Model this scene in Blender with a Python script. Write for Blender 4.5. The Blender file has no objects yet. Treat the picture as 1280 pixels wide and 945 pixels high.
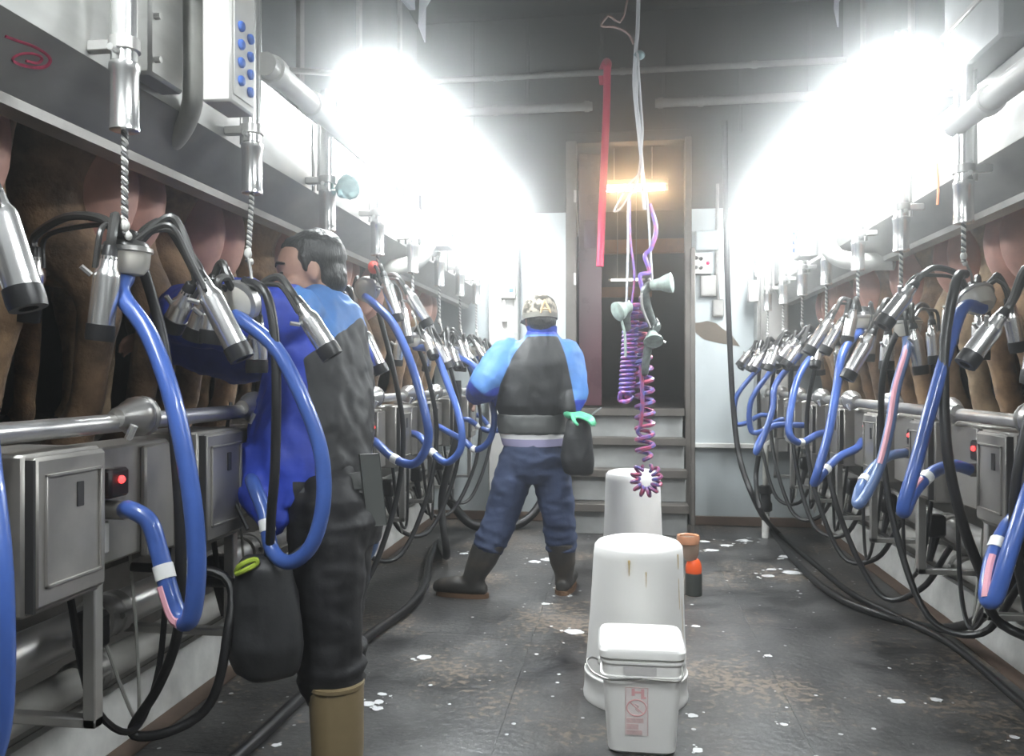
import bpy, bmesh, math, random
from mathutils import Vector, Matrix, noise

# ------------------------------------------------------------------ camera, world, exposure
scene = bpy.context.scene
COL = scene.collection
FPX, HZ, CAMZ = 1000.0, 470.0, 1.23
YAW = math.atan(138.0 / FPX)
CA, SA = math.cos(YAW), math.sin(YAW)
cam_d = bpy.data.cameras.new('camera'); cam_d.sensor_width = 36.0; cam_d.lens = FPX / 1280 * 36.0
cam_d.shift_y = -2.5 / 1280; cam_d.clip_start = 0.05
cam = bpy.data.objects.new('camera', cam_d); COL.objects.link(cam)
cam.location = (0, 0, CAMZ); cam.rotation_euler = (math.radians(90), 0, YAW)
scene.camera = cam
scene.view_settings.view_transform = 'Standard'; scene.view_settings.look = 'None'
scene.view_settings.gamma = 1.0; scene.view_settings.use_curve_mapping = False
scene.view_settings.exposure = 0.32
LAMP_POWER = 90.0        # emission strength of the fluorescent diffusers
HAZE = ((0.064, 0.958), (0.0012, 0.70))   # wet air in the parlour, also standing in for lens glare: (density, forward lobe)
W = bpy.data.worlds.new('world'); scene.world = W; W.use_nodes = True
wn = W.node_tree.nodes; wl = W.node_tree.links
wn['Background'].inputs['Color'].default_value = (0.55, 0.6, 0.65, 1); wn['Background'].inputs['Strength'].default_value = 0.05
ad = wn.new('ShaderNodeAddShader'); wl.new(ad.outputs[0], wn['World Output'].inputs['Volume'])
for k, (dens, g) in enumerate(HAZE):
    vs = wn.new('ShaderNodeVolumeScatter'); vs.inputs['Density'].default_value = dens
    vs.inputs['Anisotropy'].default_value = g; vs.inputs['Color'].default_value = (0.97, 1.0, 1.0, 1)
    wl.new(vs.outputs[0], ad.inputs[k])
scene.cycles.max_bounces = 7; scene.cycles.diffuse_bounces = 3; scene.cycles.glossy_bounces = 3
scene.cycles.transmission_bounces = 4; scene.cycles.transparent_max_bounces = 6; scene.cycles.sample_clamp_indirect = 6.0

def P(u, v, zc):                       # a point seen at (u, v) at a given distance
    t = (u - 640) / FPX
    return Vector((t * zc * CA - zc * SA, t * zc * SA + zc * CA, CAMZ + (HZ - v) / FPX * zc))
def PX(u, v, X): return P(u, v, X / ((u - 640) / FPX * CA - SA))
def PY(u, v, Y): return P(u, v, Y / ((u - 640) / FPX * SA + CA))
def PF(u, v, z=0.0): return P(u, v, (z - CAMZ) / ((HZ - v) / FPX))
V = Vector
rnd = random.Random(7)

# ------------------------------------------------------------------ materials
MATS = {}
def mat(name, col, rough=0.5, metal=0.0, var=0.0, scale=8.0, col2=None, bump=0.0, bscale=40.0, trans=0.0, alpha=1.0,
        rvar=0.0, stretch=(1, 1, 1), emit=None, estr=0.0, coat=0.0, thresh=(0.35, 0.7), ior=1.45, sheen=0.0):
    if name in MATS: return MATS[name]
    m = bpy.data.materials.new(name); m.use_nodes = True
    nt = m.node_tree; b = nt.nodes['Principled BSDF']
    b.inputs['Base Color'].default_value = (*col, 1); b.inputs['Roughness'].default_value = rough
    b.inputs['Metallic'].default_value = metal; b.inputs['IOR'].default_value = ior
    b.inputs['Transmission Weight'].default_value = trans; b.inputs['Alpha'].default_value = alpha
    b.inputs['Coat Weight'].default_value = coat; b.inputs['Sheen Weight'].default_value = sheen
    if emit: b.inputs['Emission Color'].default_value = (*emit, 1); b.inputs['Emission Strength'].default_value = estr
    tc = nt.nodes.new('ShaderNodeNewGeometry'); mp = nt.nodes.new('ShaderNodeMapping')
    mp.inputs['Scale'].default_value = stretch
    nt.links.new(tc.outputs['Position'], mp.inputs['Vector'])
    if var > 0 or col2 or rvar > 0:
        n = nt.nodes.new('ShaderNodeTexNoise'); n.inputs['Scale'].default_value = scale
        n.inputs['Detail'].default_value = 6; n.inputs['Roughness'].default_value = 0.62
        nt.links.new(mp.outputs[0], n.inputs['Vector'])
        r = nt.nodes.new('ShaderNodeValToRGB')
        c2 = col2 if col2 else tuple(max(0, c * (1 - var)) for c in col)
        r.color_ramp.elements[0].position = thresh[0]; r.color_ramp.elements[0].color = (*c2, 1)
        r.color_ramp.elements[1].position = thresh[1]; r.color_ramp.elements[1].color = (*col, 1)
        nt.links.new(n.outputs['Fac'], r.inputs['Fac']); nt.links.new(r.outputs[0], b.inputs['Base Color'])
        if rvar > 0:
            mr = nt.nodes.new('ShaderNodeMapRange'); mr.inputs['From Min'].default_value = .3; mr.inputs['From Max'].default_value = .7
            mr.inputs['To Min'].default_value = max(0.02, rough - rvar); mr.inputs['To Max'].default_value = min(1, rough + rvar)
            nt.links.new(n.outputs['Fac'], mr.inputs['Value']); nt.links.new(mr.outputs[0], b.inputs['Roughness'])
    if bump > 0:
        n2 = nt.nodes.new('ShaderNodeTexNoise'); n2.inputs['Scale'].default_value = bscale; n2.inputs['Detail'].default_value = 4
        nt.links.new(mp.outputs[0], n2.inputs['Vector'])
        bp = nt.nodes.new('ShaderNodeBump'); bp.inputs['Strength'].default_value = bump; bp.inputs['Distance'].default_value = 0.01
        nt.links.new(n2.outputs['Fac'], bp.inputs['Height']); nt.links.new(bp.outputs[0], b.inputs['Normal'])
    MATS[name] = m
    return m

STEEL = mat('stainless_steel', (0.66, 0.65, 0.63), 0.36, 0.85, var=0.2, scale=5, rvar=0.06)
STEEL_BRIGHT = mat('polished_steel', (0.92, 0.92, 0.91), 0.27, 0.93)
STEEL_DULL = mat('dull_steel', (0.42, 0.41, 0.39), 0.45, 0.75, var=0.4, scale=6, rvar=0.1, bump=0.05)
FASCIA = mat('brushed_fascia', (0.60, 0.60, 0.58), 0.40, 0.75, var=0.3, scale=4, stretch=(1, .6, 2), rvar=0.1)
CABINET = mat('cabinet_steel', (0.37, 0.355, 0.33), 0.42, 0.45, var=0.25, scale=9, rvar=0.08, bump=0.03)
CABDARK = mat('cabinet_seam', (0.03, 0.03, 0.03), 0.6)
RUBBER = mat('black_rubber', (0.018, 0.018, 0.019), 0.38, var=0.3, scale=20)
RUBBER_GREY = mat('grey_rubber_tube', (0.055, 0.054, 0.052), 0.3, var=0.3, scale=14)
BLUE = mat('blue_silicone', (0.052, 0.115, 0.39), 0.32, coat=0.3, var=0.2, scale=9)
BLUE2 = mat('blue_grey_hose', (0.13, 0.21, 0.42), 0.3, coat=0.3, var=0.25, scale=9)
PINK = mat('pink_hose_stripe', (0.72, 0.36, 0.42), 0.35)
CLEAR = mat('clear_plastic', (0.72, 0.69, 0.62), 0.15, trans=0.25, ior=1.35)
WHITEP = mat('white_plastic', (0.93, 0.92, 0.89), 0.42, var=0.06, scale=5, bump=0.02, bscale=12)
WHITEF = mat('white_fitting', (0.85, 0.85, 0.82), 0.35)
PVC = mat('dusty_pvc', (0.52, 0.52, 0.48), 0.5, var=0.35, scale=7)
COWS = [mat('cow_hide_tan', (0.46, 0.30, 0.17), 0.75, col2=(0.15, 0.09, 0.055), scale=7, bump=0.5, bscale=45, thresh=(.36, .60), sheen=.2),
        mat('cow_hide_brown', (0.34, 0.215, 0.125), 0.75, col2=(0.08, 0.05, 0.032), scale=7, bump=0.5, bscale=45, thresh=(.36, .64), sheen=.2),
        mat('cow_hide_fawn', (0.56, 0.42, 0.27), 0.75, col2=(0.22, 0.14, 0.085), scale=7, bump=0.5, bscale=45, thresh=(.36, .60), sheen=.2)]
UDDER = mat('udder_skin', (0.74, 0.43, 0.35), 0.55, var=0.3, scale=7, bump=0.08, bscale=30)
WALLW = mat('painted_wall_panel', (0.55, 0.60, 0.61), 0.4, var=0.22, scale=2.2, stretch=(1, 1, .5), rvar=0.1)
WALLD = mat('dark_upper_wall', (0.022, 0.022, 0.023), 0.75, var=0.4, scale=3)
CURB = mat('white_curb', (0.82, 0.82, 0.79), 0.5, var=0.35, scale=6)
CONC = mat('concrete', (0.20, 0.185, 0.165), 0.8, var=0.4, scale=6, bump=0.2)
BROWN = mat('rusty_edge', (0.14, 0.095, 0.07), 0.7, var=0.4, scale=12)
MAROON = mat('maroon_door_paint', (0.085, 0.035, 0.045), 0.3, var=0.3, scale=3, rvar=.1)
RED = mat('red_plastic', (0.85, 0.015, 0.12), 0.35)
ORANGE = mat('orange_plastic', (0.62, 0.29, 0.16), 0.4, var=.3, scale=20)
SKIN = mat('skin', (0.46, 0.27, 0.2), 0.5, var=0.15, scale=20)
HAIR = mat('black_hair', (0.012, 0.011, 0.011), 0.35, bump=0.5, bscale=160, stretch=(1, 1, .3))
JBLUE = mat('blue_jacket', (0.018, 0.06, 0.42), 0.42, var=0.45, scale=7, bump=0.35, bscale=18)
JLIGHT = mat('light_blue_jacket', (0.10, 0.29, 0.68), 0.45, var=0.3, scale=7, bump=0.25, bscale=18)
JBLACK = mat('charcoal_jacket', (0.032, 0.033, 0.035), 0.5, var=0.4, scale=6, bump=0.35, bscale=16)
NAVY = mat('navy_trousers', (0.050, 0.072, 0.145), 0.75, var=0.35, scale=8, bump=0.35, bscale=20)
BLACKT = mat('black_trousers', (0.014, 0.014, 0.016), 0.6, var=0.4, scale=8, bump=0.35, bscale=16)
TANBOOT = mat('tan_rubber_boot', (0.23, 0.175, 0.095), 0.42, var=0.3, scale=7)
DARKBOOT = mat('dark_rubber_boot', (0.040, 0.038, 0.035), 0.45, col2=(0.10, 0.08, 0.06), scale=9, thresh=(.25, .5))
SOLE = mat('muddy_sole', (0.17, 0.095, 0.05), 0.8, var=.4, scale=30)
SHIRT = mat('white_shirt', (0.75, 0.75, 0.74), 0.7)
LAV = mat('lavender_shirt', (0.36, 0.34, 0.52), 0.7)
GLOVE = mat('green_glove', (0.12, 0.55, 0.30), 0.35)
LIME = mat('lime_glove', (0.40, 0.52, 0.06), 0.4)
STRAP = mat('grey_strap', (0.075, 0.078, 0.075), 0.6)
CAMO = mat('camouflage_cloth', (0.40, 0.36, 0.29), 0.8, col2=(0.05, 0.045, 0.035), scale=26, thresh=(.44, .53), bump=.2)
TANLOGO = mat('tan_embroidery', (0.72, 0.50, 0.27), 0.7)
GREYCAP = mat('grey_cap_band', (0.24, 0.23, 0.20), 0.8, var=.3, scale=30)
BUTTON = mat('blue_button', (0.05, 0.14, 0.50), 0.3)
LED = mat('red_indicator', (0.6, 0.02, 0.02), 0.3, emit=(1.0, 0.05, 0.05), estr=3.0)
PANELW = mat('light_panel', (0.72, 0.71, 0.68), 0.4, 0.2, var=.1, scale=6)
SPRAYR = mat('pink_marker_paint', (0.55, 0.05, 0.13), 0.6, var=.4, scale=60)
SPRAYO = mat('orange_marker_paint', (0.85, 0.28, 0.12), 0.6)
WIRE = mat('pale_wire', (0.60, 0.61, 0.64), 0.4)
WIREB = mat('brown_wire', (0.30, 0.20, 0.18), 0.5)
COILP = mat('purple_coil', (0.22, 0.15, 0.55), 0.35, col2=(0.5, 0.12, 0.25), scale=25, thresh=(.35, .55))
COILR = mat('red_blue_coil', (0.42, 0.09, 0.15), 0.3, col2=(0.10, 0.12, 0.36), scale=22, thresh=(.42, .58))
NOZZLE = mat('pale_green_nozzle', (0.50, 0.62, 0.56), 0.45, col2=(0.28, 0.33, 0.30), scale=30)
GUNDARK = mat('dark_spray_gun', (0.05, 0.055, 0.055), 0.35, col2=(0.20, 0.23, 0.22), scale=40, metal=.4)
STAINM = mat('brown_stain', (0.15, 0.12, 0.09), 0.7, var=.3, scale=14)
MILK = mat('milk', (0.82, 0.83, 0.84), 0.2)
TEAL = mat('teal_clear_plastic', (0.45, 0.66, 0.66), 0.15, trans=0.4, bump=.5, bscale=30)
AMBER = mat('amber_plastic', (0.50, 0.36, 0.27), 0.25, trans=0.25)
REDOR = mat('red_orange_liquid', (0.85, 0.12, 0.03), 0.25)
PRINT = mat('faded_red_print', (0.86, 0.64, 0.62), 0.6, var=.25, scale=50)
PRINTD = mat('red_print', (0.80, 0.45, 0.46), 0.6)
PRINTBG = mat('pale_pink_print', (0.90, 0.83, 0.81), 0.6, var=.1, scale=60)
RUSTSTAIN = mat('ochre_stain', (0.62, 0.44, 0.16), 0.5, var=.2, scale=30)
DOORFR = mat('worn_door_steel', (0.16, 0.145, 0.13), 0.5, 0.4, var=.4, scale=8)
WOODO = mat('orange_lit_timber', (0.55, 0.27, 0.10), 0.6, var=.3, scale=9)

# ------------------------------------------------------------------ mesh helpers
class MB:
    def __init__(s): s.v = []; s.f = []; s.mi = []; s.cur = 0
    def add(s, vs, fs):
        o = len(s.v); s.v += [V(p) for p in vs]
        for f in fs: s.f.append(tuple(i + o for i in f)); s.mi.append(s.cur)
        return s
    def box(s, lo, hi, b=0.0, M=None):
        lo, hi = V(lo), V(hi)
        lo, hi = V([min(a, c) for a, c in zip(lo, hi)]), V([max(a, c) for a, c in zip(lo, hi)])
        b = min(b, 0.45 * min(hi - lo))
        bm = bmesh.new(); bmesh.ops.create_cube(bm, size=1.0)
        c = (lo + hi) / 2; d = hi - lo
        for q in bm.verts: q.co = V((q.co.x * d.x, q.co.y * d.y, q.co.z * d.z)) + c
        if b > 1e-5: bmesh.ops.bevel(bm, geom=bm.edges[:], offset=b, segments=1, affect='EDGES')
        bm.verts.index_update()
        vs = [(M @ q.co if M else q.co.copy()) for q in bm.verts]; fs = [[q.index for q in f.verts] for f in bm.faces]
        bm.free(); return s.add(vs, fs)
    def obox(s, c, ax, ay, az, b=0.0):            # oriented box: centre + three half-axis vectors
        M = Matrix(((ax[0], ay[0], az[0], c[0]), (ax[1], ay[1], az[1], c[1]), (ax[2], ay[2], az[2], c[2]), (0, 0, 0, 1)))
        bm = bmesh.new(); bmesh.ops.create_cube(bm, size=2.0)
        for q in bm.verts: q.co = M @ q.co
        if b > 0: bmesh.ops.bevel(bm, geom=bm.edges[:], offset=b, segments=1, affect='EDGES')
        bm.verts.index_update()
        vs = [q.co.copy() for q in bm.verts]; fs = [[q.index for q in f.verts] for f in bm.faces]
        bm.free(); return s.add(vs, fs)
    def tube(s, pts, r, n=10, smooth=0, caps=True, flat=1.0, closed=False):
        pts = [V(p) for p in pts]
        rs = list(r) if isinstance(r, (list, tuple)) else [r] * len(pts)
        if smooth: pts, rs = catmull(pts, rs, smooth)
        N = len(pts); tan = []
        for i in range(N):
            a = pts[max(0, i - 1)]; c = pts[min(N - 1, i + 1)]
            t = (c - a); tan.append(t.normalized() if t.length > 1e-9 else V((0, 0, 1)))
        up = V((0, 0, 1)) if abs(tan[0].z) < 0.9 else V((1, 0, 0))
        x = tan[0].cross(up).normalized(); vs = []
        for i in range(N):
            x = (x - tan[i] * x.dot(tan[i]))
            x = x.normalized() if x.length > 1e-6 else tan[i].orthogonal().normalized()
            y = tan[i].cross(x)
            for k in range(n):
                a = 2 * math.pi * k / n
                vs.append(pts[i] + (x * math.cos(a) + y * math.sin(a) * flat) * rs[i])
        fs = [(i * n + k, i * n + (k + 1) % n, (i + 1) * n + (k + 1) % n, (i + 1) * n + k) for i in range(N - 1) for k in range(n)]
        if caps: fs += [tuple(range(n - 1, -1, -1)), tuple((N - 1) * n + k for k in range(n))]
        return s.add(vs, fs)
    def lathe(s, prof, a, d=(0, 0, 1), n=16, caps=True, sx=1.0):
        a = V(a); d = V(d).normalized()
        x = d.orthogonal().normalized() if abs(d.z) < .999 else V((1, 0, 0)); y = d.cross(x)
        vs = []
        for r, z in prof:
            for k in range(n):
                t = 2 * math.pi * k / n
                vs.append(a + d * z + (x * math.cos(t) * sx + y * math.sin(t)) * r)
        N = len(prof)
        fs = [(i * n + k, i * n + (k + 1) % n, (i + 1) * n + (k + 1) % n, (i + 1) * n + k) for i in range(N - 1) for k in range(n)]
        if caps: fs += [tuple(range(n - 1, -1, -1)), tuple((N - 1) * n + k for k in range(n))]
        return s.add(vs, fs)
    def loft(s, rings, n=16, power=2.0):
        """rings: (centre, half-axis x vector, half-axis y vector); closed solid"""
        vs = []
        for c, ax, ay in rings:
            c, ax, ay = V(c), V(ax), V(ay)
            for k in range(n):
                t = 2 * math.pi * k / n
                cx, sy = math.cos(t), math.sin(t)
                e = 2.0 / power
                cx = math.copysign(abs(cx) ** e, cx); sy = math.copysign(abs(sy) ** e, sy)
                vs.append(c + ax * cx + ay * sy)
        N = len(rings)
        fs = [(i * n + k, i * n + (k + 1) % n, (i + 1) * n + (k + 1) % n, (i + 1) * n + k) for i in range(N - 1) for k in range(n)]
        fs += [tuple(range(n - 1, -1, -1)), tuple((N - 1) * n + k for k in range(n))]
        return s.add(vs, fs)
    def limb(s, pts, rs, n=14, sub=4):
        """rounded tapered limb"""
        pts = [V(p) for p in pts]; rs = list(rs)
        p, r = catmull(pts, rs, sub)
        d0 = (p[0] - p[1]).normalized(); d1 = (p[-1] - p[-2]).normalized()
        p = [p[0] + d0 * r[0] * .95, p[0] + d0 * r[0] * .6] + p + [p[-1] + d1 * r[-1] * .6, p[-1] + d1 * r[-1] * .95]
        r = [r[0] * .3, r[0] * .8] + r + [r[-1] * .8, r[-1] * .3]
        return s.tube(p, r, n)
    def ell(s, c, r, n=16, m=10, M=None):
        c = V(c); r = V((r, r, r)) if isinstance(r, (int, float)) else V(r)
        vs = []
        for i in range(m + 1):
            th = math.pi * i / m; th = min(max(th, .02), math.pi - .02)
            for k in range(n):
                ph = 2 * math.pi * k / n
                p = V((math.sin(th) * math.cos(ph) * r.x, math.sin(th) * math.sin(ph) * r.y, math.cos(th) * r.z))
                vs.append(c + (M @ p if M else p))
        fs = [(i * n + k, (i + 1) * n + k, (i + 1) * n + (k + 1) % n, i * n + (k + 1) % n) for i in range(m) for k in range(n)]
        fs += [tuple(range(n)), tuple(m * n + k for k in range(n - 1, -1, -1))]
        return s.add(vs, fs)
    def extrude(s, poly, a, b):
        """polygon given as list of 3D points, extruded by vector b from offset a"""
        n = len(poly); a, b = V(a), V(b)
        vs = [V(p) + a for p in poly] + [V(p) + a + b for p in poly]
        fs = [tuple(range(n - 1, -1, -1)), tuple(range(n, 2 * n))] + [(i, (i + 1) % n, n + (i + 1) % n, n + i) for i in range(n)]
        return s.add(vs, fs)

def catmull(pts, rs, k):
    out, ro = [], []; N = len(pts)
    for i in range(N - 1):
        p0 = pts[i - 1] if i > 0 else pts[0] * 2 - pts[1]; p1 = pts[i]; p2 = pts[i + 1]
        p3 = pts[i + 2] if i + 2 < N else pts[-1] * 2 - pts[-2]
        for j in range(k):
            t = j / k
            out.append(0.5 * ((2 * p1) + (p2 - p0) * t + (2 * p0 - 5 * p1 + 4 * p2 - p3) * t * t + (3 * p1 - p0 - 3 * p2 + p3) * t ** 3))
            ro.append(rs[i] * (1 - t) + rs[i + 1] * t)
    out.append(pts[-1]); ro.append(rs[-1])
    return out, ro

def to_mesh(name, mb, mats, off=V((0, 0, 0)), sharp=0.7):
    me = bpy.data.meshes.new(name)
    me.from_pydata([tuple(p - off) for p in mb.v], [], mb.f)
    for m in (mats if isinstance(mats, (list, tuple)) else [mats]): me.materials.append(m)
    me.polygons.foreach_set('use_smooth', [True] * len(me.polygons))
    if any(mb.mi): me.polygons.foreach_set('material_index', mb.mi)
    bm = bmesh.new(); bm.from_mesh(me); bmesh.ops.recalc_face_normals(bm, faces=bm.faces[:]); bm.to_mesh(me); bm.free()
    if sharp: me.set_sharp_from_angle(angle=sharp)
    me.update(); return me

def base_of(mbs):
    ps = [p for m in mbs for p in m.v]
    return V(((min(p.x for p in ps) + max(p.x for p in ps)) / 2, (min(p.y for p in ps) + max(p.y for p in ps)) / 2, min(p.z for p in ps)))

def setp(o, label=None, cat=None, group=None, kind=None):
    if label: o['label'] = label
    if cat: o['category'] = cat
    if group: o['group'] = group
    if kind: o['kind'] = kind
    return o

class Thing:
    def __init__(s, name, label, cat, group=None, kind=None):
        s.a = (name, label, cat, group, kind); s.parts = []
    def part(s, name, mb, m, under=None, label=None, sharp=0.7, kind=None):
        s.parts.append((name, mb, m, under, label, sharp, kind)); return len(s.parts) - 1
    def done(s, loc=None):
        name, label, cat, group, kind = s.a
        if loc is None: loc = base_of([p[1] for p in s.parts])
        root = bpy.data.objects.new(name, None); root.empty_display_size = .05; COL.objects.link(root); root.location = loc
        setp(root, label, cat, group, kind); objs = []
        for (nm, mb, m, under, lab, sharp, pk) in s.parts:
            me = mb if isinstance(mb, bpy.types.Mesh) else to_mesh(nm, mb, m, loc, sharp)
            o = bpy.data.objects.new(nm, me); COL.objects.link(o)
            o.parent = root if under is None else objs[under]
            if lab: o['label'] = lab
            if pk: o['kind'] = pk
            objs.append(o)
        s.root, s.objs = root, objs
        return root

def single(name, mb, m, label=None, cat=None, group=None, kind=None, sharp=0.7):
    off = base_of([mb]); me = to_mesh(name, mb, m, off, sharp)
    o = bpy.data.objects.new(name, me); COL.objects.link(o); o.location = off
    return setp(o, label, cat, group, kind)
def child(name, mb, m, parent, kind=None, sharp=0.7, off=None):
    o = bpy.data.objects.new(name, to_mesh(name, mb, m, parent.location if off is None else off, sharp))
    COL.objects.link(o); o.parent = parent
    if kind: o['kind'] = kind
    return o
def struct(name, mb, m, label=None, sharp=0.7): return single(name, mb, m, label, None, None, 'structure', sharp)

def remesh(mb, voxel, iters=2, fold=0.0, fscale=9.0, fstretch=(1, 1, 1), seed=0.0):
    """one continuous skin over overlapping solids"""
    me = to_mesh('tmp', mb, STEEL, sharp=None)
    o = bpy.data.objects.new('tmp', me); COL.objects.link(o)
    md = o.modifiers.new('r', 'REMESH'); md.mode = 'VOXEL'; md.voxel_size = voxel; md.use_smooth_shade = True
    ms = o.modifiers.new('s', 'SMOOTH'); ms.iterations = iters; ms.factor = .5
    dg = bpy.context.evaluated_depsgraph_get(); ev = o.evaluated_get(dg)
    m2 = bpy.data.meshes.new_from_object(ev)
    out = MB(); out.v = [v.co.copy() for v in m2.vertices]; out.f = [tuple(p.vertices) for p in m2.polygons]; out.mi = [0] * len(out.f)
    if fold:
        for i, v in enumerate(m2.vertices):
            q = V((v.co.x * fstretch[0], v.co.y * fstretch[1], v.co.z * fstretch[2])) * fscale + V((seed, seed * 2, 0))
            k = noise.noise(q) + .5 * noise.noise(q * 2.1) + .7 * (.35 - abs(noise.noise(q * 1.7 + V((9, 4, 2)))))
            out.v[i] = v.co + v.normal * (k * fold)
    bpy.data.objects.remove(o); bpy.data.meshes.remove(me); bpy.data.meshes.remove(m2)
    return out

ORD = ['nearest', 'second', 'third', 'fourth', 'fifth', 'sixth', 'seventh', 'eighth', 'ninth', 'tenth']

# ------------------------------------------------------------------ the room
def floor_material():
    m = bpy.data.materials.new('wet_rubber_floor'); m.use_nodes = True; nt = m.node_tree; N = nt.nodes; L = nt.links
    b = N['Principled BSDF']; g = N.new('ShaderNodeNewGeometry')
    n1 = N.new('ShaderNodeTexNoise'); n1.inputs['Scale'].default_value = 2.3; n1.inputs['Detail'].default_value = 8; n1.inputs['Roughness'].default_value = .65
    L.new(g.outputs['Position'], n1.inputs['Vector'])
    r1 = N.new('ShaderNodeValToRGB'); r1.color_ramp.elements[0].position = .35; r1.color_ramp.elements[0].color = (.012, .012, .013, 1)
    r1.color_ramp.elements[1].position = .68; r1.color_ramp.elements[1].color = (.105, .104, .102, 1)
    n0 = N.new('ShaderNodeTexNoise'); n0.inputs['Scale'].default_value = 55; n0.inputs['Detail'].default_value = 8; n0.inputs['Roughness'].default_value = .75
    L.new(g.outputs['Position'], n0.inputs['Vector'])
    mad = N.new('ShaderNodeMath'); mad.operation = 'MULTIPLY_ADD'; mad.inputs[1].default_value = .55; L.new(n0.outputs['Fac'], mad.inputs[0])
    sc_ = N.new('ShaderNodeMath'); sc_.operation = 'MULTIPLY_ADD'; sc_.inputs[1].default_value = .9; sc_.inputs[2].default_value = -.22; L.new(n1.outputs['Fac'], sc_.inputs[0])
    L.new(sc_.outputs[0], mad.inputs[2]); L.new(mad.outputs[0], r1.inputs['Fac'])
    # dried manure and straw specks
    n2 = N.new('ShaderNodeTexNoise'); n2.inputs['Scale'].default_value = 34; n2.inputs['Detail'].default_value = 5
    L.new(g.outputs['Position'], n2.inputs['Vector'])
    n3 = N.new('ShaderNodeTexNoise'); n3.inputs['Scale'].default_value = 1.7; n3.inputs['Detail'].default_value = 3
    L.new(g.outputs['Position'], n3.inputs['Vector'])
    mu = N.new('ShaderNodeMath'); mu.operation = 'MULTIPLY'; L.new(n2.outputs['Fac'], mu.inputs[0]); L.new(n3.outputs['Fac'], mu.inputs[1])
    r2 = N.new('ShaderNodeValToRGB'); r2.color_ramp.elements[0].position = .285; r2.color_ramp.elements[0].color = (0, 0, 0, 1)
    r2.color_ramp.elements[1].position = .35; r2.color_ramp.elements[1].color = (.75, .75, .75, 1)
    L.new(mu.outputs[0], r2.inputs['Fac'])
    mx = N.new('ShaderNodeMix'); mx.data_type = 'RGBA'; mx.inputs['B'].default_value = (.21, .165, .125, 1)
    L.new(r2.outputs[0], mx.inputs['Factor']); L.new(r1.outputs[0], mx.inputs['A'])
    # small drops of milk
    vo = N.new('ShaderNodeTexVoronoi'); vo.voronoi_dimensions = '2D'; vo.inputs['Scale'].default_value = 8; L.new(g.outputs['Position'], vo.inputs['Vector'])
    lt = N.new('ShaderNodeMath'); lt.operation = 'LESS_THAN'; L.new(vo.outputs['Distance'], lt.inputs[0])
    sp = N.new('ShaderNodeSeparateColor'); L.new(vo.outputs['Color'], sp.inputs[0])
    mr = N.new('ShaderNodeMapRange'); mr.inputs['From Min'].default_value = .55; mr.inputs['From Max'].default_value = 1; mr.inputs['To Max'].default_value = .075
    L.new(sp.outputs[0], mr.inputs['Value']); L.new(mr.outputs[0], lt.inputs[1])
    mx2 = N.new('ShaderNodeMix'); mx2.data_type = 'RGBA'; mx2.inputs['B'].default_value = (.6, .61, .62, 1)
    L.new(lt.outputs[0], mx2.inputs['Factor']); L.new(mx.outputs['Result'], mx2.inputs['A'])
    L.new(mx2.outputs['Result'], b.inputs['Base Color'])
    rr = N.new('ShaderNodeMapRange'); rr.inputs['From Min'].default_value = .3; rr.inputs['From Max'].default_value = .7
    rr.inputs['To Min'].default_value = .30; rr.inputs['To Max'].default_value = .62
    L.new(n3.outputs['Fac'], rr.inputs['Value']); L.new(rr.outputs[0], b.inputs['Roughness'])
    bp = N.new('ShaderNodeBump'); bp.inputs['Strength'].default_value = .35; bp.inputs['Distance'].default_value = .01
    L.new(n2.outputs['Fac'], bp.inputs['Height']); L.new(bp.outputs[0], b.inputs['Normal'])
    return m
FLOOR = floor_material()
YW = 6.82                                # far wall
fl = struct('floor', MB().box((-1.62, -1.6, -.06), (1.60, YW, -.008)), FLOOR)
xs = [-1.60, -.42, .62, 1.585]; 
for i in range(3):
    ys = [-1.55, -.2, 1.05 + .1 * i, 2.45 - .2 * i, 3.75 + .15 * i, 5.1 - .1 * i, 6.7]
    for j in range(6):
        child('rubber_mat', MB().box((xs[i] + .0006, ys[j] + .0006, -.008), (xs[i + 1] - .0006, ys[j + 1] - .0006, 0)), FLOOR, fl)

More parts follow.
